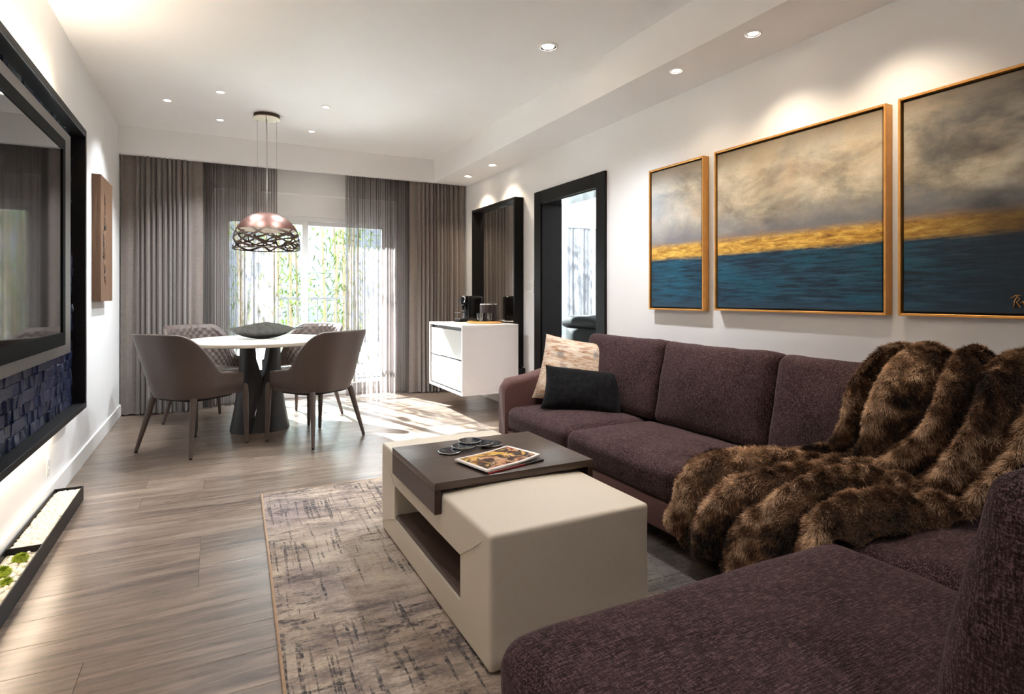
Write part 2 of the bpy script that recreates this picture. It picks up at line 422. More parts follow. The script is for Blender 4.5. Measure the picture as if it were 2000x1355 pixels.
# ---------------------------------------------------------------- curtains
def curtain(x0, x1, ybase, z0, z1, widths, amps, seed, nz=14, nper=10, flare=0.0, hem=0.012, pleat=True):
    """hanging cloth whose folds have the given relative widths and depths"""
    r = random.Random(seed); tot = sum(widths); xs = x0; cols = []
    for wd, am in zip(widths, amps):
        W = (x1-x0)*wd/tot
        for k in range(nper):
            t = k/nper
            if am > .02 and pleat: cols.append((xs+W*(t+.10*math.sin(2*PI*t)), -am*(max(0, math.sin(PI*t))**.55), 0))
            else: cols.append((xs+W*t, am*(math.cos(2*PI*t)-1)*0.5, 0))
        xs += W
    cols.append((x1, 0, 0))
    V = []
    n1, n2 = r.random()*50, r.random()*50
    for i, (x, d, e) in enumerate(cols):
        for j in range(nz):
            t = j/(nz-1); z = z0+(z1-z0)*t
            k = 0.72+0.28*(1-t)
            sx = 0.010*mnoise.noise(Vector((x*5+n1, 0, z*0.9)))*(1-t)
            yy = ybase-0.03+d*k + 0.012*mnoise.noise(Vector((x*9+n2, 3, z*1.1)))*(1-t*0.6)
            zz = z if j else z0+hem*abs(math.sin(i*0.33+seed))
            V.append((x+sx+flare*(1-t)*(x-(x0+x1)/2), yy, zz))
    m = len(cols); F = [(i*nz+j, (i+1)*nz+j, (i+1)*nz+j+1, i*nz+j+1) for i in range(m-1) for j in range(nz-1)]
    return V, F
YC = 6.52
r_ = random.Random(3)
def folds(n, lo, hi, alo, ahi): return [r_.uniform(lo, hi) for _ in range(n)], [r_.uniform(alo, ahi) for _ in range(n)]
fw, fa = folds(9, .55, 1.0, .060, .090)
o = build('drape', curtain(XL+.012, -.10, YC-.03, .008, 2.60, [2.0, .7]+fw+[.6, 1.7], [.016, .05]+fa+[.05, .016], 11, nper=14), M['drape'], None, True)
tag(o, 'heavy taupe drape beside the left wall, left of the glass door', 'curtain', 'drapes and sheers on the window wall')
fw, fa = folds(9, .5, 1.0, .055, .085)
o = build('drape', curtain(1.985, XR-.012, YC-.03, .008, 2.60, [1.7, .6]+fw+[1.1, 1.6], [.016, .05]+fa+[.07, .06], 12, nper=14), M['drape'], None, True)
tag(o, 'heavy taupe drape hanging behind the floating white cabinet, right of the glass door', 'curtain', 'drapes and sheers on the window wall')
fw, fa = folds(19, .4, 1.4, .02, .075)
o = build('sheer_curtain', curtain(-.13, .585, YC+.055, .008, 2.60, fw, fa, 13, nper=8, pleat=False), M['sheer'], None, True)
tag(o, 'translucent brown sheer curtain behind the copper pendant, left of the door opening', 'curtain', 'drapes and sheers on the window wall')
fw, fa = folds(19, .4, 1.4, .02, .075)
o = build('sheer_curtain', curtain(1.285, 2.02, YC+.055, .008, 2.60, fw, fa, 14, nper=8, pleat=False), M['sheer'], None, True)
tag(o, 'sunlit translucent sheer curtain right of the glass door', 'curtain', 'drapes and sheers on the window wall')
fw, fa = folds(12, .5, 1.2, .03, .07)
o = build('sheer_curtain', curtain(4.60, 5.45, 7.25, .01, 2.3, fw, fa, 15, nper=8, pleat=False), M['sheer_bedroom'], None, True)
tag(o, 'pale sheer curtain in the bedroom seen through the black doorway', 'curtain')

# ---------------------------------------------------------------- outdoors
def m_leaf(name, c1, c2):
    t = NT(name); n = t.noise(t.world(), 6, 2); c = t.ramp(n, [(0.3, c1), (0.7, c2)])
    d = t.n('BsdfDiffuse', {'Color': c}); tl = t.n('BsdfTranslucent', {'Color': c})
    m = t.n('MixShader', {0: 0.5, 1: d.outputs[0], 2: tl.outputs[0]}); t.L(m.outputs[0], t.out.inputs[0]); return t.m
M['leaf'] = m_leaf('bamboo_leaf', (0.017, 0.034, 0.006), (0.048, 0.060, 0.014))
M['leaf2'] = m_leaf('shrub_leaf', (0.020, 0.036, 0.012), (0.055, 0.065, 0.026))
M['culm'] = plain('yellow_bamboo_cane', (0.075, 0.047, 0.014), 0.5, grain=0.25, gscale=8)
M['bark'] = plain('grey_bark', (0.06, 0.05, 0.045), 0.8, grain=0.3, gscale=20)
M['stucco'] = plain('pale_stucco', (0.095, 0.095, 0.112), 0.9, grain=0.05, gscale=2)
M['paving'] = plain('pale_paving', (0.74, 0.73, 0.71), 0.8, grain=0.1, gscale=3)
o = build('garden_ground', box(-12, 16, 7.7, 30, -.6, -.4), M['paving'], None, 0); o['kind'] = 'structure'
o = build('balcony_slab', box(XL-.1, 2.75, 6.86, 7.75, -.2, -.03), M['paving'], None, 0); o['kind'] = 'structure'
rail = thing('balcony_railing', 'dark metal balcony railing outside the glass door', 'railing')
RM = plain('dark_rail_metal', (0.05, 0.045, 0.045), 0.5)
build('top_rail', box(XL, 2.7, 7.585, 7.615, 1.075, 1.10), RM, rail, 0)
build('bottom_rail', box(XL, 2.7, 7.59, 7.61, .05, .07), RM, rail, 0)
bal = None
for k in range(30):
    x = -.69+k*.115
    if bal is None:
        bal = build('baluster', box(-.007, .007, 7.593, 7.607, .07, 1.076), RM, rail, 0); b = bal
    else:
        b = bal.copy(); COL.objects.link(b)
    b.location.x = x
for x in (XL, 2.69): build('post', box(x-.015, x+.015, 7.585, 7.615, -.03, 1.1), RM, rail, 0)

def leaves(n, fn, ln, wd, rs, droop=0.5):
    V, F = [], []
    for i in range(n):
        p, base = fn(rs); a = rs.uniform(0, 2*PI); el = rs.uniform(-1.0, 0.5)-droop*0.4
        d = np.array([math.cos(a)*math.cos(el), math.sin(a)*math.cos(el), math.sin(el)])
        s = np.cross(d, [rs.uniform(-.5, .5), rs.uniform(-.5, .5), 1.0]); s /= np.linalg.norm(s)+1e-9
        L = ln*rs.uniform(.6, 1.3); W = wd*rs.uniform(.7, 1.3); p = np.array(p)
        b = len(V); V += [tuple(p), tuple(p+d*L*.4+s*W), tuple(p+d*L), tuple(p+d*L*.4-s*W)]; F.append((b, b+1, b+2, b+3))
    return V, F
bam = [(-1.5, 9.4, 1.0), (-.55, 8.9, 1.0), (.10, 9.9, 1.0), (.52, 8.8, 1.0), (1.05, 10.0, 1.05), (1.60, 8.8, 1.0), (2.0, 9.7, 1.05), (2.65, 8.9, 1.0), (3.2, 9.9, 1.0), (4.1, 10.4, 1.1)]
for i, (bx_, by_, s) in enumerate(bam):
    t = thing('bamboo_clump', 'yellow stemmed bamboo clump with light green leaves beyond the balcony railing', 'bamboo', (bx_, by_, -.4), 0, 'bamboo beyond the railing')
    rs = random.Random(100+i); canes = []
    for k in range(4):
        ox, oy = rs.uniform(-.20, .20), rs.uniform(-.20, .20); H = rs.uniform(3.6, 5.2)*s; lx, ly = rs.uniform(-.12, .12), rs.uniform(-.12, .12)
        pts = [(ox+lx*z*z*.12, oy+ly*z*z*.12, z) for z in np.linspace(0, H, 9)]
        canes.append(pts); build('cane', tube(pts, [.026-.016*q/8 for q in range(9)], 6), M['culm'], t, True)
    def pick(rs_, canes=canes):
        c = rs_.choice(canes); q = c[rs_.randrange(1, 9)]
        return (q[0]+rs_.gauss(0, .15), q[1]+rs_.gauss(0, .15), q[2]+rs_.uniform(-.35, .25)), None
    build('foliage', leaves(820, pick, .17, .013, rs), M['leaf'], t, 0, 'stuff')
for i, (bx_, by_, H) in enumerate(((1.15, 12.6, 7.2), (-1.15, 12.6, 8.0), (3.7, 12.6, 5.5), (6.2, 12.6, 4.5))):
    t = thing('slender_tree', 'slender tree with thin grey branches beyond the bamboo', 'tree', (bx_, by_, -.4), 0, 'trees beyond the bamboo')
    rs = random.Random(300+i); tips = []; parts = [tube([(0, 0, 0), (.03, .02, H*.35), (-.02, .05, H*.7), (.05, 0, H)], [.05, .04, .03, .012], 7)]
    for k in range(30):
        z = rs.uniform(.5, H*.92); a = rs.uniform(0, 2*PI); L = rs.uniform(.4, 1.0)
        e = (math.cos(a)*L, math.sin(a)*L, z+rs.uniform(.1, .7)); m_ = (e[0]*.5, e[1]*.5, z+(e[2]-z)*.35)
        parts.append(tube([(0, 0, z), m_, e], [.018, .012, .005], 5)); tips += [m_, e, e]
    build('trunk', merge(*parts), M['bark'], t, True)
    def pick2(rs_, tips=tips):
        q = rs_.choice(tips); return (q[0]+rs_.gauss(0, .2), q[1]+rs_.gauss(0, .2), q[2]+rs_.gauss(0, .2)), None
    build('foliage', leaves(1500, pick2, .11, .03, rs), M['leaf2'], t, 0, 'stuff')
g_ = thing('garden_building', 'pale stucco garden wall of a house far behind the bamboo', 'building', (1.5, 19, -.4))
build('facade', box(-13, 13, 0, .3, 0, 4.6), M['stucco'], g_, 0)
build('coping', bbox(-13.05, 13.05, -.06, .36, 4.6, 4.72, .01), M['stucco'], g_, 0)

# ---------------------------------------------------------------- ceiling lights
TR = M['white_trim']
def downlight(x, y, z, r, label, group, energy, col=WARM, spot=1.9, blend=0.6, aim=(0, 0, -1), lens=None):
    t = thing('downlight', label, 'ceiling light', (x, y, z), 0, group)
    build('trim_ring', ring([(r*.72, -.0005), (r*.80, -.007), (r, -.004), (r, -.0005)], 28), TR, t, 40)
    build('reflector', lathe([(r*.76, -.005), (r*.66, -.0025), (r*.56, -.0018)], 28, close=False), M['chrome'], t, 40)
    build('lens', lathe([(r*.60, -.0005), (r*.58, -.0022), (0.001, -.0026)], 24, close=False), lens or M['emit'], t, 40)
    if energy:
        l = lamp('spot_beam', 'SPOT', (x, y, z-.03), energy, col, aim, spot_size=spot, spot_blend=blend, shadow_soft_size=r*.6)
G1 = 'recessed lights in the main ceiling'; G2 = 'recessed lights in the right soffit'
downlight(1.86, 3.14, ZC, .066, 'large round recessed light glowing in the middle of the ceiling', G1, 24, (.97, .97, 1.0), 2.05, 1.0)
for x, y, lab in ((-.333, 5.376, 'small recessed ceiling light nearest the left wall'), (.04, 4.97, 'small recessed ceiling light left of the pendant, nearer the camera'),
                  (.045, 5.76, 'small recessed ceiling light left of the pendant, nearer the curtains'), (.82, 4.97, 'small recessed ceiling light right of the pendant, nearer the camera'),
                  (.82, 5.77, 'small recessed ceiling light right of the pendant, nearer the curtains')):
    downlight(x, y, ZC, .034, lab, G1, 16 if x > 0 else 7, (.92, .97, 1.0))
for x, y, r, lab, e in ((2.381, 2.026, .042, 'recessed soffit spot above the wide centre painting, nearest the camera', 5),
                        (2.376, 2.56, .042, 'recessed soffit spot above the narrow left painting', 1.6),
                        (2.461, 5.236, .052, 'recessed soffit light above the near edge of the black mirror', 7),
                        (2.455, 5.851, .052, 'recessed soffit light next to the right drape', 7)):
    downlight(x, y, ZB-.003, r, lab, G2, e, WARM, 2.0, 1.0)
lamp('spot_beam', 'SPOT', (2.381, 1.49, ZB-.03), 4.5, WARM, (0, 0, -1), spot_size=2.0, spot_blend=1.0, shadow_soft_size=.04)
for x, y, e in ((.2, 1.7, 8), (.9, -1.75, 26)):  # added fill spots without fixtures: left floor, and ottoman's near face from behind camera
    lamp('spot_beam', 'SPOT', (x, y, ZC-.03), e, (.97, .97, 1.0), (0, 0, -1), spot_size=2.2, spot_blend=.8, shadow_soft_size=.05)

# ---------------------------------------------------------------- media niche on the left wall
niche = thing('media_niche_frame', 'deep black box frame on the left wall lined with blue split tiles', 'wall panel', (XL, 2.96, 0))
FX0, FX1 = 0.002, 0.094; Y0, Y1 = -1.37, 1.37; NZ0, NZ1, TH = .441, 2.122, .034
NB = plain('black_niche_board', (0.007, 0.0065, 0.007), 0.45, grain=0.2, spec=0.2)
build('side_board', bbox(FX0, FX1, Y1-TH, Y1, NZ0, NZ1, .002, 1), NB, niche, 0)
build('side_board', bbox(FX0, FX1, Y0, Y0+TH, NZ0, NZ1, .002, 1), NB, niche, 0)
build('top_board', bbox(FX0, FX1, Y0+TH, Y1-TH, NZ1-TH-.008, NZ1, .002, 1), NB, niche, 0)
build('bottom_board', bbox(FX0, FX1, Y0+TH, Y1-TH, NZ0, NZ0+TH, .002, 1), NB, niche, 0)
build('backing', box(FX0, .008, Y0+TH, Y1-TH, NZ0+TH, NZ1-TH), M['black_satin'], niche, 0)
t = NT('blue_split_tile'); rv = t.n('ObjectInfo').outputs['Random']; n_ = t.noise(t.map(t.world(), (40, 40, 6)), 2, 4)
c_ = t.mix(t.math('MULTIPLY', n_, .6), t.ramp(rv, [(0, (.006, .009, .026)), (.6, (.010, .017, .050)), (1, (.034, .034, .068))]), (.022, .030, .078))
M['tile'] = t.pbr(c_, .22, 0, t.bump(n_, .8, .006), .6)
tile_mesh = []
for k in range(5):
    rs = random.Random(40+k); v, f = bbox(0, .016, -.039, .039, -.0265, .0265, .003, 1)
    v = [(p[0]+(rs.uniform(-.004, .006) if p[0] > .008 else 0), p[1]+rs.uniform(-.0012, .0012), p[2]+rs.uniform(-.0015, .0015)) for p in v]
    me = bpy.data.meshes.new('tile'); me.from_pydata(v, [], f); finish(me, M['tile'], 0); tile_mesh.append(me)
def tile(y, z):
    p = obj('tile', rnd.choice(tile_mesh), niche); p.location = (.007+rnd.uniform(0, .010), y, z); p.rotation_euler = (0, rnd.uniform(-.05, .05), rnd.uniform(-.07, .07))
for row in range(6):
    yy = 1.29-(row % 2)*.035
    while yy > -.52:
        tile(yy, NZ0+TH+.028+row*.0545); yy -= .0815
for row in range(6, 29):
    z = NZ0+TH+.028+row*.0545
    if z < 2.06: tile(1.29-(row % 2)*.035, z)
for k in range(18): tile(1.21-k*.0815, 2.055)
mt = NT('brushed_steel'); nn = mt.noise(mt.map(mt.obj(), (300, 300, 6)), 1, 3)
M['steel'] = mt.pbr(mt.ramp(nn, [(.3, (.20, .18, .17)), (.7, (.34, .32, .30))]), .38, .85, None, .5)
build('steel_panel', bbox(.03, .05, -1.16, 1.175, .795, 2.035, .002, 1), M['steel'], niche, 0)
tv = thing('television', 'large wall television with black bezel mirroring the curtains', 'television', (XL+.05, 2.91, 0))
TY0, TY1, TZ0, TZ1 = -.93, .88, .862, 1.936
build('casing', bbox(.001, .030, TY0, TY1, TZ0, TZ1, .004, 2), M['black_satin'], tv, 35)
b_ = .058
build('bezel', merge(bbox(.029, .040, TY0, TY1, TZ1-b_, TZ1, .002, 1), bbox(.029, .040, TY0, TY1, TZ0, TZ0+b_+.01, .002, 1),
      bbox(.029, .040, TY0, TY0+b_, TZ0+b_, TZ1-b_, .002, 1), bbox(.029, .040, TY1-b_, TY1, TZ0+b_, TZ1-b_, .002, 1)), plain('matte_black_bezel', (.004, .004, .004), .6, spec=.06), tv, 0)
build('screen', box(.028, .034, TY0+b_-.005, TY1-b_+.005, TZ0+b_, TZ1-b_+.005), M['screen'], tv, 0)

# wooden wall art
art = thing('wooden_wall_art', 'thick brown wood slab with a dark bark crack, hung on the left wall', 'wall art', (XL, 5.365, 0))
t = NT('rustic_wood_slab'); v = t.obj(); g = t.noise(t.map(v, (60, 60, 3)), 1, 5, .65, .5)
wv = t.n('TexNoise', {'Vector': t.map(v, (1, 1, 1)), 'Scale': 9.0, 'Detail': 5.0}).outputs[0]
c_ = t.ramp(g, [(.3, (.080, .042, .024)), (.6, (.155, .085, .048)), (.8, (.22, .135, .078))])
M['slab'] = t.pbr(c_, .55, 0, t.bump(g, .3, .003), .3)
def art_front(u, v):
    y = -.265+.53*u; z = 1.08+.92*v
    x = .055
    wob = .035*mnoise.noise(Vector((0, 1.3, z*5)))+.015*mnoise.noise(Vector((0, 4.3, z*17)))
    dd = abs(y+.10-wob-.12*max(0, 1.35-z)); wid = .046*max(0, math.sin(PI*min(1, max(0, (z-1.2)/.68))))**.5*(1+.7*mnoise.noise(Vector((2, 0, z*14))))
    if dd < wid: x -= .030*(1-(dd/max(wid, 1e-6))**2)
    elif dd < wid+.02: x += .004*mnoise.noise(Vector((y*60, 0, z*60)))
    return x, y, z
gf = grid(art_front, 60, 150)
def art_box():
    V, F = gf; V = list(V); F = list(F); nu, nv = 60, 150
    ring = [i*nv for i in range(nu)]+[(nu-1)*nv+j for j in range(1, nv)]+[i*nv+nv-1 for i in range(nu-2, -1, -1)]+[j for j in range(nv-2, 0, -1)]
    b = len(V); V += [(.001, V[i][1], V[i][2]) for i in ring]; n = len(ring)
    F += [(ring[k], b+k, b+(k+1) % n, ring[(k+1) % n]) for k in range(n)]; F.append(tuple(b+k for k in range(n)))
    return V, F
build('slab', art_box(), M['slab'], art, 30)
bark = plain('dark_bark', (.018, .010, .007), .8, grain=.5, gscale=90)
def bark_patch():
    P = []
    for k in range(60):
        z = 1.22+.64*k/59; wob = .035*mnoise.noise(Vector((0, 1.3, z*5)))+.015*mnoise.noise(Vector((0, 4.3, z*17)))
        y = -.10+wob+.12*max(0, 1.35-z)+rnd.uniform(-.022, .022); s = rnd.uniform(.007, .015)
        P.append(xf(bbox(-s, s, -s*.8, s*.8, -s*1.4, s*1.4, s*.35, 1), Matrix.Translation((.036+rnd.uniform(0, .008), y, z)) @ Matrix.Rotation(rnd.uniform(-.5, .5), 4, 'X') @ Matrix.Rotation(rnd.uniform(-.5, .5), 4, 'Z')))
    return merge(*P)
build('bark_flakes', bark_patch(), bark, art, 0, 'stuff')

# cover plate low on the wall
cp = thing('wall_outlet', 'white wall outlet plate low on the left wall under the black frame', 'outlet', (XL, 3.85, -.105))
build('plate', bbox(0, .006, -.036, .036, .27, .385, .002, 2), M['white_trim'], cp, 35)
for z in (.305, .35): build('socket', bbox(.005, .008, -.018, .018, z-.014, z+.014, .002, 1), M['vinyl'], cp, 35)

# planter on the floor
pl = thing('floor_planter', 'long low black planter box against the left baseboard', 'planter', (-.705, 0, 0))
PX0, PX1, PY0, PY1, PH = -.062, .066, 1.2, 3.915, .078
def pbox(): return merge(bbox(PX0, PX0+.006, PY0, PY1, .002, PH, .001, 1), bbox(PX1-.006, PX1, PY0, PY1, .002, PH, .001, 1), bbox(PX0+.006, PX1-.006, PY1-.006, PY1, .002, PH, .001, 1),
      bbox(PX0+.006, PX1-.006, PY0, PY0+.006, .002, PH, .001, 1), box(PX0+.006, PX1-.006, PY0+.006, PY1-.006, .002, .010))
build('box', pbox(), M['black_satin'], pl, 0)
build('divider', bbox(PX0+.006, PX1-.006, 3.078, 3.084, .010, PH-.002, .001, 1), M['black_satin'], pl, 0)
peb = plain('cream_pebble', (.72, .66, .55), .6, grain=.15, gscale=300)
def pebbles(n, y0, y1, zt, smin, smax, seed):
    rs = random.Random(seed); P = []
    bm = bmesh.new(); bmesh.ops.create_icosphere(bm, subdivisions=1, radius=1); bm.verts.index_update()
    base = [tuple(v.co) for v in bm.verts], [tuple(v.index for v in f.verts) for f in bm.faces]; bm.free()
    V, F = [], []
    for i in range(n):
        s = rs.uniform(smin, smax); x, y, z = rs.uniform(PX0+.006+s, PX1-.006-s), rs.uniform(y0+s, y1-s), zt-s*.6+rs.uniform(-.004, .004)
        R = Matrix.Rotation(rs.uniform(0, 6), 3, 'Z') @ Matrix.Rotation(rs.uniform(-.5, .5), 3, 'X'); sc = (s*rs.uniform(.9, 1.3), s*rs.uniform(.7, 1), s*rs.uniform(.6, .9))
        b = len(V)
        for p in base[0]:
            q = R @ Vector((p[0]*sc[0], p[1]*sc[1], p[2]*sc[2])); V.append((x+q.x, y+q.y, z+q.z))
        F += [tuple(j+b for j in f) for f in base[1]]
    return merge((V, F), box(PX0+.007, PX1-.007, y0, y1, .010, zt-.008))
o = build('pebbles', pebbles(2600, 3.086, 3.907, .066, .005, .008, 1), peb, None, True, 'stuff'); tag(o, 'fine cream pebbles filling the far end of the black floor planter', 'pebbles'); o.location = pl.location
o = build('stones', pebbles(420, 1.21, 3.076, .058, .009, .016, 2), peb, None, True, 'stuff'); tag(o, 'larger cream stones filling the near end of the black floor planter', 'stones'); o.location = pl.location
moss = plain('green_moss', (.30, .38, .03), .9, grain=.5, gscale=220)
def moss_ball(r, seed):
    rs = random.Random(seed); V, F = [], []
    for i in range(700):
        a = rs.uniform(0, 2*PI); ph = math.acos(rs.uniform(0, 1)); n = Vector((math.sin(ph)*math.cos(a), math.sin(ph)*math.sin(a), math.cos(ph)))
        n = (n+Vector((rs.uniform(-.3, .3), rs.uniform(-.3, .3), rs.uniform(-.2, .4)))).normalized(); p = n*r*.6; s = n.orthogonal().normalized()*r*.06
        q = n*r*rs.uniform(.85, 1.15); b = len(V); V += [tuple(p+s), tuple(p-s), (q.x, q.y, q.z*.8)]; F.append((b, b+1, b+2))
    bm = bmesh.new(); bmesh.ops.create_icosphere(bm, subdivisions=2, radius=r*.8); bm.verts.index_update()
    s_ = [(v.co.x, v.co.y, v.co.z*.75) for v in bm.verts], [tuple(v.index for v in f.verts) for f in bm.faces]; bm.free()
    return merge((V, F), s_)
ml = ['tuft of green moss in the planter, nearest the divider', 'wide tuft of green moss in the planter, against the wall side', 'small round tuft of green moss in the planter, against the front edge', 'tuft of green moss in the planter, just behind the pink succulent', 'tiny tuft of green moss in the planter between the wall and the wide tuft']
for k, (x, y, r) in enumerate(((.012, 2.98, .030), (-.018, 2.86, .034), (.022, 2.76, .022), (-.022, 2.655, .036), (-.042, 2.80, .014))):
    o = build('moss', moss_ball(r, k), moss, None, True); tag(o, ml[k], 'moss', 'moss tufts in the planter'); o.location = (-.705+x, y, .062)
def rosette(r, seed, col, tipc, rows=4):
    rs = random.Random(seed); out = []
    for k in range(rows):
        n = 5+2*k; el = 1.15-.28*k
        for i in range(n):
            a = 2*PI*i/n+k*.5; L = r*(.45+.18*k); W = L*.28
            def leaf(u, v, a=a, el=el, L=L, W=W):
                t = u; wd = W*math.sin(PI*min(1, t*.9+.1))**.7; s = (v-.5)*2
                x = t*L; yv = s*wd; z = .25*L*t*t-.12*W*(1-s*s)
                X = x*math.cos(el)-z*math.sin(el); Z = x*math.sin(el)+z*math.cos(el)
                return X*math.cos(a)-yv*math.sin(a), X*math.sin(a)+yv*math.cos(a), Z
            out.append(grid(leaf, 5, 4))
    return out
for nm, lab, x, y, r, c_ in (('succulent', 'pink rosette succulent in the black planter', .0, 2.555, .052, (.28, .055, .085)), ('succulent', 'pale green rosette succulent in the black planter, closest to the camera', .012, 2.44, .062, (.30, .32, .14))):
    sm = plain('succulent_leaf_'+('pink' if x == 0 else 'green'), c_, .5, grain=.3, gscale=40)
    t_ = thing(nm, lab, 'succulent', (-.705+x, y, .055))
    for q in rosette(r, 5, None, None): build('leaf', q, sm, t_, True)

# ---------------------------------------------------------------- paintings
def m_paint():
    t = NT('seascape_paint'); p = t.world(); sep = t.n('SeparateXYZ', {0: p}); Yc, Zc = sep.outputs[1], sep.outputs[2]
    pa = t.map(p, (1, .8, 1.6)); n1 = t.noise(pa, 3.4, 7, .64, .25); n2 = t.noise(t.map(p, (1, 1.0, 1.3), (3, 5, 1)), 2.0, 4, .6, .4); n3 = t.noise(t.map(p, (1, 3, 40)), 2.0, 5, .65, .2)
    nf = t.noise(p, 60, 4, .7); ns = t.noise(t.map(p, (1, .7, 1.1), (7, 2, 4)), 4.2, 5, .6)
    dark = t.n('MapRange', {'Value': Yc, 'From Min': 1.60, 'From Max': 1.12}).outputs[0]         # towards the right-hand canvas
    leftb = t.n('MapRange', {'Value': Yc, 'From Min': 2.75, 'From Max': 3.1}).outputs[0]
    sky = t.ramp(n1, [(.30, (.14, .135, .125)), (.41, (.29, .26, .205)), (.52, (.50, .445, .34)), (.66, (.72, .665, .55))])
    sky = t.mix(t.ramp(n2, [(.42, 0.0), (.70, .55)]), sky, (.30, .34, .37))
    sky = t.mix(t.ramp(ns, [(.48, 0.0), (.72, .5)]), sky, (.52, .36, .22))
    sky = t.mix(t.math('MULTIPLY', leftb, .55), sky, (.50, .54, .58))
    zt = t.math('ADD', Zc, t.math('MULTIPLY', n1, .18))
    sky = t.mix(t.n('MapRange', {'Value': zt, 'From Min': 1.90, 'From Max': 2.08}).outputs[0], sky, (.115, .070, .030))
    lowc = t.n('MapRange', {'Value': t.math('ADD', Zc, t.math('MULTIPLY', n2, -.22)), 'From Min': 1.50, 'From Max': 1.36}).outputs[0]
    sky = t.mix(t.math('MULTIPLY', lowc, .85), sky, (.17, .175, .205))
    sky = t.mix(t.math('MULTIPLY', t.n('MapRange', {'Value': t.math('ADD', Zc, t.math('MULTIPLY', n2, .10)), 'From Min': 1.53, 'From Max': 1.47}).outputs[0], .65), sky, (.36, .17, .06))
    mid = t.math('MULTIPLY', dark, t.ramp(t.noise(t.map(p, (1, .8, 1.8), (1, 1, 9)), 3.0, 4), [(.38, 0.15), (.62, .95)]))
    sky = t.mix(mid, sky, (.045, .047, .055))
    zg = t.math('ADD', Zc, t.math('MULTIPLY', t.math('SUBTRACT', n3, .5), .05))
    gold = t.ramp(t.noise(t.map(p, (1, 5, 22)), 2.2, 6, .7, .5), [(.30, (.20, .09, .018)), (.48, (.56, .31, .05)), (.66, (.90, .60, .14))])
    gold = t.mix(t.math('MULTIPLY', dark, .85), gold, (.06, .032, .010))
    c = t.mix(t.n('MapRange', {'Value': zg, 'From Min': 1.462, 'From Max': 1.425}).outputs[0], sky, gold)
    sea = t.ramp(n3, [(.34, (.003, .008, .018)), (.46, (.006, .028, .058)), (.58, (.010, .062, .110)), (.76, (.07, .125, .185))])
    teal = t.ramp(t.noise(t.map(p, (1, 1.2, 3), (2, 8, 2)), 2.4, 3), [(.42, 0.0), (.66, .75)])
    sea = t.mix(t.math('MULTIPLY', teal, t.ramp(n3, [(.35, .15), (.6, 1.0)])), sea, (.003, .098, .165))
    sea = t.mix(t.n('MapRange', {'Value': t.math('ADD', Zc, t.math('MULTIPLY', n2, .1)), 'From Min': 1.16, 'From Max': 1.08}).outputs[0], sea, (.022, .055, .10))
    sea = t.mix(t.math('MULTIPLY', dark, .82), sea, (.003, .009, .020))
    c = t.mix(t.n('MapRange', {'Value': zg, 'From Min': 1.372, 'From Max': 1.350}).outputs[0], c, sea)
    c = t.mix(t.math('MULTIPLY', t.math('ABSOLUTE', t.math('SUBTRACT', nf, .5)), .6), c, (.03, .03, .03))
    return t.pbr(c, .5, 0, t.bump(nf, .35, .003), .3)
M['paint'] = m_paint()
def painting(y0, y1, z0, z1, label):
    t = thing('framed_painting', label, 'painting', (XR, (y0+y1)/2, 0), 0, 'three gold framed seascapes above the sofa')
    a, b = y0-(y0+y1)/2, y1-(y0+y1)/2; th = .011; d = .05
    build('backing', box(-.022, -.002, a+th*.5, b-th*.5, z0+th*.5, z1-th*.5), M['black_satin'], t, 0)
    build('frame', merge(bbox(-d, -.001, a, a+th, z0, z1, .0015, 1), bbox(-d, -.001, b-th, b, z0, z1, .0015, 1), bbox(-d, -.001, a+th, b-th, z0, z0+th, .0015, 1), bbox(-d, -.001, a+th, b-th, z1-th, z1, .0015, 1)), M['gold_frame'], t, 0)
    build('canvas', bbox(-.043, -.02, a+th+.008, b-th-.008, z0+th+.008, z1-th-.008, .003, 1), M['paint'], t, 0)
    return t
painting(2.605, 3.10, 1.027, 1.968, 'narrow gold framed seascape nearest the doorway, pale sky over bright gold band')
painting(1.530, 2.52, 1.033, 1.968, 'wide gold framed seascape in the centre of the three above the sofa')
p3 = painting(.98, 1.48, 1.034, 1.970, 'gold framed seascape nearest the camera, with the darkest sky and sea')
def stroke(pts): return tube([(-.0445, q[0], q[1]) for q in pts], .0016, 5)
sg = merge(stroke([(-.158, 1.075), (-.160, 1.10), (-.168, 1.118), (-.176, 1.108), (-.166, 1.096), (-.178, 1.078)]), stroke([(-.150, 1.112), (-.165, 1.122), (-.178, 1.120)]), stroke([(-.178, 1.092), (-.186, 1.10), (-.190, 1.085)]))
build('signature', sg, M['gold_frame'], p3, True)

# ---------------------------------------------------------------- mirror, switch
mir = thing('wall_mirror', 'tall mirror in a deep black box frame beside the doorway', 'mirror', (XR, 5.515, 0))
a, b, z0, z1, d, th = -.525, .525, .435, 2.078, .10, .028
build('frame', merge(bbox(-d, -.001, a, a+th, z0, z1, .003, 1), bbox(-d, -.001, b-th, b, z0, z1, .003, 1), bbox(-d, -.001, a+th, b-th, z0, z0+th, .003, 1), bbox(-d, -.001, a+th, b-th, z1-th, z1, .003, 1)), M['black_wood'], mir, 0)
build('glass', box(-.030, -.022, a+th, b-th, z0+th, z1-th), M['mirror'], mir, 0)
build('backing', box(-.020, -.002, a+th, b-th, z0+th, z1-th), M['black_satin'], mir, 0)
sw = thing('light_switch', 'white triple switch plate between the mirror and the doorway', 'switch', (XR, 4.865, 1.205))
build('plate', bbox(-.006, 0, -.082, .082, -.058, .058, .002, 2), M['white_trim'], sw, 35)
for k in (-1, 0, 1): build('rocker', bbox(-.010, -.005, k*.046-.016, k*.046+.016, -.033, .033, .002, 1), M['vinyl'], sw, 35)

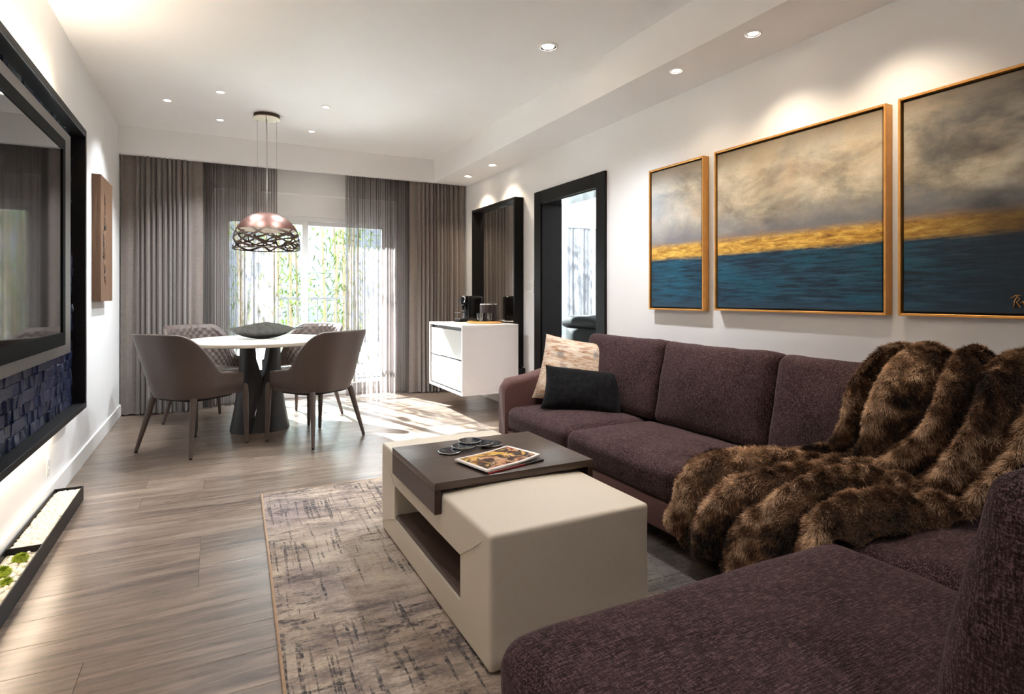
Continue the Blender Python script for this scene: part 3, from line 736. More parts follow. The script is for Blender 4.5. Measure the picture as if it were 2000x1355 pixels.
# ---------------------------------------------------------------- floating cabinet with coffee things
cab = thing('floating_cabinet', 'white wall hung cabinet under the black mirror', 'cabinet', (2.0, 5.355, 0))
CL = plain('white_lacquer', (.80, .76, .74), .3, grain=.01)
CX1, CY, z0, z1 = .575, .455, .206, .850
def cabbox():
    th = .022
    return merge(bbox(0, CX1, -CY, CY, z1-th, z1, .002, 1), bbox(0, CX1, -CY, CY, z0, z0+th, .002, 1), bbox(0, CX1, -CY, -CY+th, z0+th, z1-th, .002, 1), bbox(0, CX1, CY-th, CY, z0+th, z1-th, .002, 1), box(CX1-.02, CX1, -CY+th, CY-th, z0+th, z1-th))
build('carcass', cabbox(), CL, cab, 0)
DF = plain('pale_gloss_drawer', (.30, .285, .26), .16, grain=.02)
for k, (za, zb) in enumerate(((z0+.036, .520), (.530, z1-.054))):
    dr = build('drawer', bbox(.010, .030, -CY+.036, CY-.036, za, zb, .002, 1), DF, cab, 0)
build('recess_panel', box(.03, .045, -CY+.022, CY-.022, z0+.022, z1-.022), M['black_satin'], cab, 0)
build('handle', bbox(.006, .014, .12, .36, .518, .532, .002, 1), M['black_satin'], cab, 0)
build('wall_cleat', box(CX1, XR-2.0-.001, -.40, .40, .22, .42), M['black_satin'], cab, 0)
ZT = z1
cm = thing('coffee_machine', 'black capsule coffee machine on the white cabinet, beside the drape', 'coffee machine', (2.36, 5.63, ZT+.001), math.radians(12))
build('body', bbox(-.035, .15, -.065, .065, .0, .268, .022, 4), M['black_gloss'], cm, 40)
build('head', bbox(-.085, -.02, -.04, .04, .165, .262, .018, 4), M['black_gloss'], cm, 40)
build('lever', tube([(-.10, -.045, .262), (-.075, -.048, .268), (-.066, -.048, .235), (-.078, -.046, .20)], .0055, 8), M['chrome'], cm, True)
build('spout', lathe([(.012, .125), (.016, .165)], 14, (-.06, 0, 0)), M['black_satin'], cm, 40)
build('drip_tray', bbox(-.135, -.03, -.055, .055, .0, .028, .006, 2), M['black_satin'], cm, 35)
build('cup_support', merge(bbox(-.13, -.035, -.05, .05, .092, .099, .002, 1), bbox(-.13, -.035, -.05, .05, .0285, .034, .002, 1)), M['chrome'], cm, 35)
tr = thing('serving_tray', 'round mirrored tray with a gold rim holding tumblers and canister', 'tray', (2.385, 5.25, ZT+.001))
build('plate', lathe([(.001, .0), (.165, .0), (.165, .008), (.001, .008)], 40), M['mirror'], tr, 40)
GR = plain('brushed_gold', (.78, .46, .16), .25, 1.0, grain=.05)
build('rim', lathe([(.164, .0), (.176, .004), (.178, .022), (.173, .022), (.168, .009), (.164, .008)], 40, close=False), GR, tr, 50)
cn = thing('ice_bucket', 'dark brown leather ice bucket with silver rims on the tray', 'ice bucket', (2.440, 5.285, ZT+.0095))
BL = plain('dark_brown_leather', (.030, .013, .013), .4, grain=.2, gscale=60)
build('body', lathe([(.082, .0), (.086, .004), (.088, .172), (.080, .174)], 40), BL, cn, 40)
build('rim', ring([(.0885, .170), (.090, .174), (.088, .182), (.080, .182), (.080, .174)], 40), M['chrome'], cn, 40)
build('lid', lathe([(.078, .182), (.078, .186), (.012, .190), (.001, .190)], 32), BL, cn, 40)
def tumbler(x, y, lab):
    t = thing('tumbler', lab, 'glass', (x, y, ZT+.0095), 0, 'tumblers on the tray')
    build('bowl', lathe([(.001, .0), (.032, .0), (.040, .090), (.0375, .090), (.030, .010), (.001, .010)], 28), M['tumbler'], t, 40)
    build('rim', lathe([(.0400, .089), (.0402, .092), (.0373, .092), (.0373, .089)], 28, close=False), M['glass'], t, 40)
tumbler(2.305, 5.175, 'clear glass tumbler on the tray, left one')
tumbler(2.390, 5.150, 'clear glass tumbler on the tray, right one in front of the ice bucket')

# ---------------------------------------------------------------- bed in the next room
bed = thing('bed', 'bed with a black quilt in the room beyond the doorway', 'bed', (4.62, 5.0, 0))
build('base', bbox(-.85, 1.1, -.9, .95, .001, .34, .02, 2), M['black_satin'], bed, 35)
build('mattress', move(cushion(1.9, 1.8, .28, .07, (0, 0, .02), 14, .002), .12, .02, .48), plain('white_sheet', (.75, .74, .73), .8), bed, True)
QB = plain('black_quilt', (.0025, .0028, .003), .8, grain=.3, gscale=30, bump=.3, spec=.12)
build('quilt', move(cushion(2.0, 1.92, .52, .13, (.01, .01, .05), 22, .012, 4), .10, .02, .54), QB, bed, True)
build('throw_roll', move(cushion(1.1, 1.94, .12, .055, (.0, .0, .02), 18, .02, 9), -.36, .02, .815), QB, bed, True)

# ---------------------------------------------------------------- dining set
TCX, TCY = .345, 5.36
table = thing('dining_table', 'round cream topped dining table on a split black pedestal', 'table', (TCX, TCY, 0), -math.radians(3.7))
circ = [(.59*math.cos(2*PI*k/72), .59*math.sin(2*PI*k/72)) for k in range(72)]
build('tabletop', slab(circ, .724, .755, .008, 4), M['cream_top'], table, 50)
def pillar(left):
    S = []
    for z, o1, hw, ins, tw in ((0.0, .235, .215, -.055, -.05), (.10, .215, .19, -.045, -.03), (.22, .195, .165, -.02, 0), (.34, .180, .145, .005, .05), (.42, .172, .135, .012, .08), (.50, .166, .125, -.015, .12), (.60, .160, .110, -.046, .15), (.724, .152, .095, -.052, .17)):
        P = []
        if left:
            inner = ins; outer = -o1
        else:
            inner = ins+.006 if z <= .42 else {.50: .030, .60: .050, .724: .066}[z]; outer = o1 if z < .6 else o1+.006
        n = 8; pts = [(inner, -hw*.92), (inner, hw*.92)]
        for k in range(n+1):
            a = PI/2-PI*k/n; pts.append((inner+(outer-inner)*(.25+.75*math.cos(a)), hw*math.sin(a)))
        if not left: pts = [pts[1], pts[0]]+pts[:1:-1]
        for x, y in pts:
            P.append((x*math.cos(tw)-y*math.sin(tw), x*math.sin(tw)+y*math.cos(tw), z+.001))
        S.append(P)
    return loft(S)
for l in (True, False): build('pedestal', xf(pillar(l), Matrix.Rotation(-math.radians(3.7-3.7), 4, 'Z')), M['bronze_base'], table, 28)

bowl = thing('leaf_bowl', 'dark leaf shaped metal bowl in the middle of the round table', 'bowl', (.365, 5.37, .7555), -math.radians(8))
def bowl_vf():
    def outer(u, v, ins=0.0):
        t = u*2-1; L = .275; x = t*L; wd = .105*(max(0, 1-abs(t)**1.9))**.75+.002
        s = (v-.5)*2; keel = .088*abs(t)**2.3 if t < 0 else .086*abs(t)**2.3
        top = .130+.006*math.sin(t*4+1)-.040*abs(t)**1.6; f = abs(s)**2.3
        return x, s*wd*(1-ins), keel+(top-keel)*f*(1-.0)+(ins*.06 if f < .9 else 0)
    o_ = grid(lambda u, v: outer(u, v), 40, 17); i_ = grid(lambda u, v: outer(u, v, .06), 40, 17)
    i_ = ([p for p in i_[0]], [tuple(reversed(f)) for f in i_[1]])
    m = merge(o_, i_); nv = 17; nu = 40; b = nu*nv
    F = m[1]; F = [tuple(reversed(f)) for f in F]
    for i in range(nu-1):
        F.append((i*nv, (i+1)*nv, b+(i+1)*nv, b+i*nv)); F.append((i*nv+nv-1, b+i*nv+nv-1, b+(i+1)*nv+nv-1, (i+1)*nv+nv-1))
    for j in range(nv-1):
        F.append((j, b+j, b+j+1, j+1)); q = (nu-1)*nv; F.append((q+j, q+j+1, b+q+j+1, b+q+j))
    return m[0], F
BM = plain('dark_hammered_pewter', (.085, .088, .088), .36, .7, grain=.25, gscale=25, bump=.1)
build('shell', bowl_vf(), BM, bowl, 50)
build('foot', lathe([(.05, .0), (.055, .003), (.04, .012)], 24), BM, bowl, 40)
build('stem', tube([(.262, 0, .086), (.30, .004, .088), (.325, .0, .094)], [.010, .008, .006], 8), BM, bowl, True)

# chairs
def plan(u):
    """U-shaped footprint of the shell: u 0 = right arm front, .5 = back centre, 1 = left arm front"""
    W, F, Bk, R = .262, .215, -.245, .20
    L1 = F-(Bk+R); La = PI/2*R; Lb = 2*(W-R); tot = 2*L1+2*La+Lb; s = u*tot
    if s < L1: return Vector((W, F-s)), Vector((1, 0))
    s -= L1
    if s < La: a = s/R; return Vector((W-R+R*math.cos(a), Bk+R-R*math.sin(a))), Vector((math.cos(a), -math.sin(a)))
    s -= La
    if s < Lb: return Vector((W-R-s, Bk)), Vector((0, -1))
    s -= Lb
    if s < La: a = s/R; return Vector((-(W-R)-R*math.sin(a), Bk+R-R*math.cos(a))), Vector((-math.sin(a), -math.cos(a)))
    s -= La
    return Vector((-W, Bk+R+s)), Vector((-1, 0))
def rim_h(u):
    w_ = abs(2*u-1)
    t = smoothstep(.24, .70, w_)
    h = .858*(1-t)+.572*t - .022*smoothstep(.72, 1.0, w_)
    return h-.004*min(1, (w_/.24))**2
def shell_pt(u, z, off):
    p, n = plan(u); w_ = abs(2*u-1); k = max(0, (z-.40)/.46)
    back = 1-smoothstep(.15, .75, w_)
    fl = (.025+.105*back)*k**1.15 - .022*(1-smoothstep(.40, .47, z))
    q = p+n*(fl+off)
    if w_ > .93: q.y -= .010*((w_-.93)/.07)**2
    return (q.x, q.y, z)
def shell_vf(nu=73):
    S = []
    for i in range(nu):
        u = i/(nu-1); H = rim_h(u); zb = .392; T = .034; c = []
        for k in range(9): c.append(shell_pt(u, zb+(H-.012-zb)*k/8, 0))
        for a in (30, 60, 90, 120, 150): c.append(shell_pt(u, H-.012+.013*math.sin(math.radians(a)), -T/2+T/2*math.cos(math.radians(a))))
        for k in range(9): c.append(shell_pt(u, H-.012-(H-.012-zb)*k/8, -T))
        S.append(c)
    return loft(S)
def lining_vf(nu=150, nv=44):
    def f(u, v):
        uu = .03+.94*u; H = rim_h(uu)-.016; z = .452+(H-.452)*v
        tot = 1.55; a = uu*tot/.066; b = (z-.40)/.066
        p = abs(((a+b) % 1)-.5)*2; q = abs(((a-b) % 1)-.5)*2
        puff = (1-p**6)*(1-q**6)
        e = min(1, v/.04, (1-v)/.05, u/.02, (1-u)/.02)
        return shell_pt(uu, z, -.034-.001-.011*puff*max(0, e))
    v, fcs = grid(f, nu, nv); return v, fcs
def make_chair(label, loc, rz):
    t = thing('dining_chair', label, 'chair', loc, rz, 'chairs around the round table')
    TP = M['taupe']
    build('shell', shell_vf(), TP, t, 50)
    build('quilted_lining', lining_vf(), TP, t, True)
    # rounded seat pad
    out = []
    for k in range(64):
        a = 2*PI*k/64; ca, sa = math.cos(a), math.sin(a); e = 2/4.2
        out.append((.222*abs(ca)**e*(1 if ca > 0 else -1), .020+.218*abs(sa)**e*(1 if sa > 0 else -1)))
    build('seat', slab(out, .388, .478, .024, 4), M['taupe_seat'], t, 50)
    build('under_frame', slab([(x*.93, y*.93) for x, y in out], .372, .392, .006, 2), M['black_satin'], t, 40)
    for sx in (-1, 1):
        a = build('leg', tube([(sx*.262, .222, .455), (sx*.262, .224, .440), (sx*.263, .226, .38), (sx*.264, .232, .2), (sx*.265, .240, .012)], [.012, .021, .023, .0185, .013], 14), TP, t, 60)
        build('glide', lathe([(.009, .001), (.0115, .002), (.0115, .012)], 12, (sx*.265, .240, 0)), M['black_satin'], a, 40)
        a = build('leg', tube([(sx*.190, -.165, .395), (sx*.196, -.175, .375), (sx*.228, -.215, .19), (sx*.262, -.252, .012)], [.023, .0235, .018, .012], 14), TP, t, 60)
        build('glide', lathe([(.008, .001), (.0105, .002), (.0105, .012)], 12, (sx*.262, -.252, 0)), M['black_satin'], a, 40)
    return t
spots = [(-.135, 4.895, 42.5, 'taupe leather dining chair nearest the left wall, its smooth back to the camera'), (-.04, 5.815, -57.5, 'taupe dining chair in front of the left drape, quilted inside facing the camera'),
         (.7125, 4.784, 124.5, 'taupe leather dining chair right of the table, smooth back nearest the camera'), (.715, 5.655, 224.3, 'taupe dining chair with quilted back behind the table, near the sunlit sheer')]
ch0 = None
for x, y, a, lab in spots:
    if ch0 is None: ch0 = make_chair(lab, (x, y, 0), math.radians(a-90))
    else: dup(ch0, (x, y, 0), math.radians(a-90), lab)

# pendant lamp
pen = thing('pendant_lamp', 'copper brown dome pendant lamp with an open lattice rim above the table', 'pendant lamp', (.403, 5.44, 0))
PR, PT, PB, PS = .272, 1.838, 1.516, 1.690
COP = plain('brushed_copper_brown', (.075, .028, .019), .40, .7, grain=.2, gscale=12)
COPD = plain('dark_bronze', (.055, .033, .022), .42, .6, grain=.2, gscale=12)
def dome_r(z):
    t = (PT-z)/(PT-PB); return PR*(1-(1-min(1, t/.86))**2.15)**.5 if t < .86 else PR*(1+0.0*(t-.86))
zs = [PT-(PT-PS)*((k/14)**1.7) for k in range(15)]
prof = [(max(.001, dome_r(z)), z) for z in zs]
build('dome', merge((lambda V: V)(lathe(prof, 56, close=False))), COP, pen, True)
build('inner_shade', lathe([(max(.001, dome_r(z)-.005), z-.003) for z in zs], 56, close=False), plain('shade_inside_white', (.80, .72, .66), .6), pen, True)
def lattice():
    rs = random.Random(21); P = []
    def ribbon(a0, z0, a1, z1, wd):
        n = max(3, int(abs(a1-a0)/.08)+2); V, F = [], []
        for k in range(n):
            t = k/(n-1); a = a0+(a1-a0)*t; z = z0+(z1-z0)*t+.006*math.sin(PI*t)*(1 if (a0*10) % 2 > 1 else -1); r = dome_r(z)
            dz = (z1-z0); da = (a1-a0)*PR; L = math.hypot(dz, da)+1e-9; nx, nz = -dz/L, da/L; w2 = wd*(.5+.35*abs(2*t-1)**2)
            for s_ in (-1, 1):
                aa = a+nx*s_*w2/PR; zz = min(PS+.012, max(PB+.001, z+nz*s_*w2)); rr = dome_r(zz)
                for q in (0, -.003): V.append(((rr+q)*math.cos(aa), (rr+q)*math.sin(aa), zz))
        for k in range(n-1):
            b = k*4; c = b+4; F += [(b, c, c+2, b+2), (b+1, b+3, c+3, c+1), (b, b+1, c+1, c), (b+2, c+2, c+3, b+3)]
        F += [(0, 2, 3, 1), (4*n-4, 4*n-3, 4*n-1, 4*n-2)]
        return V, F
    rows = 5; cols = 9; node = {}
    for r in range(rows):
        for c in range(cols):
            node[r, c] = (2*PI*(c+.5*(r % 2)+(rs.uniform(-.28, .28) if r else 0))/cols, PB+.006+(PS-PB)*(r/(rows-1))+(rs.uniform(-.010, .010) if 0 < r < rows-1 else 0))
    for r in range(rows-1):
        for c in range(cols):
            for dc in ((0, 1) if r % 2 else (-1, 0)):
                if rs.random() < .12: continue
                c2 = c+dc; a0, z0 = node[r, c]; a1, z1 = node[r+1, c2 % cols]
                a1 += 2*PI*round((a0-a1)/(2*PI)); P.append(ribbon(a0, z0, a1, z1, rs.uniform(.010, .016)))
                if rs.random() < .35: a2 = a1+rs.uniform(.35, .7)*rs.choice((-1, 1)); P.append(ribbon(a0, z0, a2, z1, .010))
    return merge(*P)
build('lattice', lattice(), COPD, pen, 0, 'stuff')
build('rim', ring([(PR+.001, PB), (PR+.003, PB+.004), (PR+.001, PB+.009), (PR-.004, PB+.009), (PR-.004, PB)], 56), COPD, pen, 40)
build('canopy', lathe([(.105, ZC-.001), (.105, ZC-.028), (.001, ZC-.028)], 40), COPD, pen, 40)
build('canopy_plate', lathe([(.001, ZC-.028), (.108, ZC-.028), (.112, ZC-.031), (.108, ZC-.035), (.001, ZC-.035)], 40), plain('pale_brass', (.55, .47, .36), .35, .7), pen, 40)
WR = plain('steel_wire', (.32, .30, .28), .4, .8)
for k in range(3):
    a = .4+k*2*PI/3; build('wire', tube([(.09*math.cos(a), .09*math.sin(a), ZC-.034), (.085*math.cos(a), .085*math.sin(a), PT-.03)], .0012, 6), WR, pen, True)
build('cord', tube([(.0, 0, ZC-.034), (.004, 0, 2.3), (.0, 0, PT-.004)], .003, 8), plain('clear_cord', (.62, .60, .57), .4), pen, True)
build('lamp_holder', lathe([(.03, PT-.004), (.03, PT-.07), (.02, PT-.085)], 20), plain('white_holder', (.75, .72, .70), .5), pen, 40)

# ---------------------------------------------------------------- rug
def m_rug():
    t = NT('distressed_rug_pile'); p = t.obj()
    big = t.noise(p, 1.7, 3, .5, .3); med = t.noise(t.map(p, (1.4, 5, 1)), 2.4, 5, .65, .4); fine = t.noise(t.map(p, (60, 130, 1)), 1.0, 4, .75); f2 = t.noise(t.map(p, (12, 30, 1)), 1.0, 5, .7)
    base = t.ramp(big, [(.34, (.27, .205, .165)), (.48, (.45, .365, .29)), (.62, (.34, .275, .25)), (.75, (.22, .185, .19))])
    k = t.math('ADD', t.math('MULTIPLY', med, .55), t.math('MULTIPLY', f2, .45))
    c = t.mix(t.ramp(k, [(.44, 0.0), (.60, .92)]), base, (.120, .098, .096))
    k2 = t.math('ADD', t.math('MULTIPLY', t.noise(t.map(p, (1, 1, 1), (7, 3, 0)), 2.1, 3), .6), t.math('MULTIPLY', f2, .4))
    c = t.mix(t.ramp(k2, [(.52, 0.0), (.62, .6)]), c, (.52, .45, .37))
    # thin scratched lines in both directions, broken up and only in patches
    spk = t.noise(t.map(p, (45, 45, 1)), 1.0, 4, .8)
    def lines(sx, sy, thr, loc, patch, lo=.46):
        l = t.noise(t.map(p, (sx, sy, 1), loc), 1.0, 3, .55, .0)
        m = t.math('MULTIPLY', t.ramp(l, [(thr, 0.0), (thr+.04, 1.0)]), t.ramp(t.noise(t.map(p, (1, 1, 1), patch), 1.9, 3), [(lo, 0.0), (lo+.08, 1.0)]))
        return t.math('MULTIPLY', m, t.ramp(spk, [(.40, .05), (.56, 1.0)]))
    dk = (.045, .045, .050)
    c = t.mix(lines(38, 1.5, .57, (1, 2, 0), (3, 0, 0)), c, dk)
    c = t.mix(lines(55, 3.0, .58, (9, 4, 0), (0, 6, 0), .44), c, dk)
    c = t.mix(lines(3.0, 50, .58, (5, 8, 0), (8, 2, 0)), c, (.060, .055, .058))
    c = t.mix(lines(1.6, 34, .60, (2, 3, 0), (4, 9, 0)), c, (.055, .050, .050))
    c = t.mix(lines(8, 20, .52, (2, 6, 0), (5, 5, 0), .52), c, (.075, .065, .068))
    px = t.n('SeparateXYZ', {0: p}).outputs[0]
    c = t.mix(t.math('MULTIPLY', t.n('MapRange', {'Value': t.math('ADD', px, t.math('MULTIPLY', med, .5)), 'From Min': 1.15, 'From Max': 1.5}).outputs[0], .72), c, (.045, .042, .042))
    c = t.mix(t.ramp(fine, [(.30, .55), (.5, 0.0)]), c, (.07, .058, .056))
    c = t.mix(t.ramp(fine, [(.56, 0.0), (.72, .35)]), c, (.60, .53, .46))
    return t.pbr(c, .95, 0, t.bump(fine, .5, .003), .1)
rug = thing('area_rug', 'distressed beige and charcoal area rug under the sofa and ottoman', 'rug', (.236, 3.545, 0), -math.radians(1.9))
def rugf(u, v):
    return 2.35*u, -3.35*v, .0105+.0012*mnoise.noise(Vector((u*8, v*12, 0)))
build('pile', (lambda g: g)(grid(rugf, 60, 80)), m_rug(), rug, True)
build('backing', bbox(0, 2.35, -3.35, 0, .0005, .009, .003, 1), plain('rug_edge_tan', (.30, .20, .13), .9, grain=.2), rug, 0)
def binding():
    c = [(0, 0), (2.35, 0), (2.35, -3.35), (0, -3.35), (0, 0)]
    return merge(*[tube([(c[k][0], c[k][1], .0065), (c[k+1][0], c[k+1][1], .0065)], .006, 8) for k in range(4)])
build('binding', binding(), plain('rug_binding', (.34, .23, .15), .9, grain=.2, gscale=120), rug, True)

# ---------------------------------------------------------------- ottoman coffee table
ott = thing('ottoman_table', 'cream leather ottoman coffee table with an open shelf', 'coffee table', (1.010, 2.150, 0))
OX, OY, OH = .296, .612, .420
RZ = .0140
def ottoman_mesh():
    body = build('tmp_body', move(cushion(2*OX, 2*OY, OH-RZ, .013, (.004, .004, .012), 22, .0012, 3, 0.0, False), 0, 0, RZ+(OH-RZ)/2), None, None, True)
    cut = build('tmp_cut', box(-OX-.1, .22, -.390, .386, .128, .278), None, None, 0)
    m = body.modifiers.new('b', 'BOOLEAN'); m.operation = 'DIFFERENCE'; m.object = cut; m.solver = 'EXACT'
    dg = bpy.context.evaluated_depsgraph_get(); me = bpy.data.meshes.new_from_object(body.evaluated_get(dg))
    bpy.data.objects.remove(body); bpy.data.objects.remove(cut)
    me.name = 'body'; me.materials.clear(); finish(me, M['cream_leather'], 38); return me
obj('body', ottoman_mesh(), ott)
build('shelf', bbox(-OX+.004, .218, -.388, .384, .1285, .146, .002, 1), M['shelf_wood'], ott, 0)
SM = plain('cream_stitch', (.46, .41, .34), .7)
build('seam', merge(tube([(-OX-.0035, -.392, .280), (-OX-.004, -.50, .345), (-OX+.004, -.600, OH-.008)], .0016, 6), tube([(-OX-.0035, .388, .126), (-OX-.004, .50, .09), (-OX-.001, .606, .045)], .0014, 6), tube([(-OX-.0035, .388, .280), (-OX-.004, .49, .345), (-OX+.004, .600, OH-.008)], .0014, 6)), SM, ott, True)
sad = thing('tray_table_top', 'dark walnut waterfall tray straddling the cream ottoman', 'tray', (1.020, 2.205, 0))
SX, SY, ST = .335, .272, .464
build('top', bbox(-SX, SX, -SY, SY, ST-.028, ST, .0025, 2), M['walnut_top'], sad, 35)
build('side', bbox(-SX, -SX+.024, -SY, SY, .352, ST-.0275, .002, 1), M['walnut_side'], sad, 0)
build('side', bbox(SX-.024, SX, -SY, SY, .352, ST-.0275, .002, 1), M['walnut_side'], sad, 0)
# coasters
AG = NT('agate_resin'); v = AG.obj(); n_ = AG.noise(v, 40, 4, .6, 1.5)
M['agate'] = AG.pbr(AG.ramp(n_, [(.35, (.010, .012, .016)), (.58, (.05, .06, .075)), (.72, (.42, .45, .48))]), .06, 0, None, .6)
cl = ['leftmost smoky glass coaster on the walnut tray', 'second smoky glass coaster from the left on the walnut tray', 'middle smoky glass coaster of the row of five', 'fourth smoky glass coaster from the left', 'rightmost smoky glass coaster, nearest the sofa']
co0 = None
for k, (x, y, tz) in enumerate(((.880, 2.290, 0), (.945, 2.302, .010), (.990, 2.338, .020), (1.035, 2.312, .0101), (1.082, 2.318, 0))):
    loc = (x, y, ST+.0006+tz)
    if co0 is None:
        co0 = thing('coaster', cl[k], 'coaster', loc, 0, 'glass coasters on the tray')
        build('disc', lathe([(.001, .0), (.046, .0), (.049, .003), (.049, .006), (.046, .009), (.001, .009)], 40), M['agate'], co0, 40)
        build('rim', lathe([(.0488, .002), (.0503, .003), (.0503, .007), (.0488, .008)], 40, close=False), M['chrome'], co0, 40)
    else: dup(co0, loc, k*1.1, cl[k])
# magazines
def m_cover(name, seed, stops):
    t = NT(name); p = t.obj(); n1 = t.noise(t.map(p, (1, 1, 1), (seed, 0, 0)), 9, 3, .5, 1.2); n2 = t.noise(t.map(p, (1, 1, 1), (0, seed, 0)), 26, 3, .6, .6)
    c = t.ramp(n1, stops, 'LINEAR'); c = t.mix(t.ramp(n2, [(.55, 0.0), (.62, .7)]), c, (.10, .035, .03)); c = t.mix(t.ramp(n2, [(.36, .6), (.42, 0.0)]), c, (.72, .50, .33))
    return t.pbr(c, .22, 0, None, .5)
mag = thing('magazine', 'magazine with an orange and yellow illustrated cover, topmost of the pair on the tray', 'magazine', (.995, 2.070, ST+.010), math.radians(14))
def pages(w, h, z0, z1, curl):
    def f(u, v, z): x = (u-.5)*w; y = (v-.5)*h; return x, y, z+curl*max(0, u-.45)**2*4*(1-.4*v)
    a = grid(lambda u, v: f(u, v, z1), 14, 8); b = grid(lambda u, v: f(u, v, z0), 14, 8); nu, nv = 14, 8; n = nu*nv
    V = a[0]+b[0]; F = [tuple(reversed(q)) for q in a[1]]; F = [tuple(q) for q in a[1]]+[tuple(reversed([i+n for i in q])) for q in b[1]]
    ring = [i*nv for i in range(nu)]+[(nu-1)*nv+j for j in range(1, nv)]+[i*nv+nv-1 for i in range(nu-2, -1, -1)]+[j for j in range(nv-2, 0, -1)]
    F += [(ring[k], ring[k]+n, ring[(k+1) % len(ring)]+n, ring[(k+1) % len(ring)]) for k in range(len(ring))]
    return V, F
PAP = plain('magazine_paper', (.78, .75, .72), .4, grain=.02)
build('pages', pages(.272, .200, .0, .0065, .010), PAP, mag, 40)
def cover(w, h, z, curl):
    return grid(lambda u, v: ((u-.5)*w, (v-.5)*h, z+curl*max(0, (u-.5)*w/.272+.5-.45)**2*4*(1-.4*((v-.5)*h/.2+.5))), 14, 8)
build('cover_print', cover(.246, .176, .0072, .010), m_cover('cover_art', 3, [(.32, (.42, .05, .035)), (.41, (.62, .36, .20)), (.47, (.045, .030, .030)), (.53, (.07, .045, .04)), (.58, (.70, .42, .09)), (.70, (.58, .34, .20))]), mag, True)
mag2 = thing('magazine', 'dark magazine lying under the illustrated one on the tray', 'magazine', (1.008, 2.066, ST+.0006), math.radians(12))
build('pages', bbox(-.138, .138, -.100, .100, .0, .0085, .001, 1), plain('dark_magazine', (.035, .030, .035), .3, grain=.3), mag2, 0)
build('spine_strip', bbox(-.138, .04, -.1012, -.0995, .001, .0075, .0004, 1), plain('red_spine', (.30, .02, .03), .3), mag2, 0)

# ---------------------------------------------------------------- sectional sofa
sofa = thing('sectional_sofa', 'large aubergine chenille sectional sofa on a dusty plum base', 'sofa', (1.70, 1.8, 0))
def local(vf): return move(vf, -1.70, -1.8, 0)
PK, PU = M['pink_leather'], M['purple']
build('base', local(merge(bbox(1.715, 2.60, .06, 3.525, .105, .235, .012, 3))), PK, sofa, 40)
build('return_base', local(bbox(.55, 1.714, .06, 1.115, .105, .235, .012, 3)), PK, sofa, 40)
for x, y in ((1.80, 3.42), (2.52, 3.42), (.64, 1.02), (.64, .16), (2.52, .16), (1.80, 1.2)):
    build('foot', local(lathe([(.022, .0125), (.030, .03), (.034, .106)], 16, (x, y, 0))), M['black_satin'], sofa, 40)
# far arm, its top falling towards the front
def arm():
    S = []
    for k in range(25):
        x = 1.70+(2.62-1.70)*k/24; top = .572+.085*smoothstep(1.72, 2.25, x)
        e = min(1, (x-1.70)/.06); e2 = math.sqrt(max(0, 1-(1-e)**2)); top -= .05*(1-e2)
        y0_, y1_ = 3.415+.012*(1-e2), 3.530-.012*(1-e2); r = .042; P = [(x, y0_, .108), (x, y1_, .108)]
        for j in range(7): a = PI/2*j/6; P.append((x, y1_-r+r*math.cos(a), top-r+r*math.sin(a)))
        for j in range(7): a = PI/2+PI/2*j/6; P.append((x, y0_+r+r*math.cos(a), top-r+r*math.sin(a)))
        S.append(P)
    return loft(S)
build('arm', local(arm()), PK, sofa, 50)
build('back_frame', local(bbox(2.47, 2.62, .06, 3.415, .236, .70, .03, 3)), PK, sofa, 40)
build('return_back_frame', local(bbox(.98, 2.469, .06, .20, .236, .70, .03, 3)), PK, sofa, 40)
def seat(x0, x1, y0, y1, z0, z1, seed, puff=.028, r=.05, n=20):
    c = cushion(x1-x0, y1-y0, z1-z0, r, (.006, .004, puff), n, .004, seed)
    return local(move(c, (x0+x1)/2, (y0+y1)/2, (z0+z1)/2))
sc_ = [(1.700, 2.30, 2.692, 3.412, .237, .392), (1.695, 2.30, 1.842, 2.688, .237, .392), (1.700, 2.30, 1.135, 1.838, .237, .388)]
for k, q in enumerate(sc_): build('seat_cushion', seat(*q, 10+k), PU, sofa, True)
build('corner_seat_cushion', seat(1.672, 2.34, .36, 1.128, .237, .392, 15, .03), PU, sofa, True)
build('chaise_seat_cushion', seat(.530, 1.662, .34, 1.135, .237, .400, 16, .022, .065, 26), PU, sofa, True)
def backc(w, h, d, loc, lean, rz, seed):
    c = cushion(d, w, h, .052, (.040, .003, -.006), 24, .007, seed)
    c = xf(c, Matrix.Translation(loc) @ Matrix.Rotation(rz, 4, 'Z') @ Matrix.Rotation(lean, 4, 'Y'))
    return local(c)
for k, (ya, yb) in enumerate(((2.625, 3.385), (1.860, 2.620), (1.085, 1.855), (.36, 1.08))):
    build('back_cushion', backc(yb-ya, .478, .170, (2.366, (ya+yb)/2, .618-.004*k), math.radians(11), 0, 30+k), PU, sofa, True)
build('return_back_cushion', backc(.74, .46, .20, (1.40, .405, .625), math.radians(12), -PI/2, 41), PU, sofa, True)

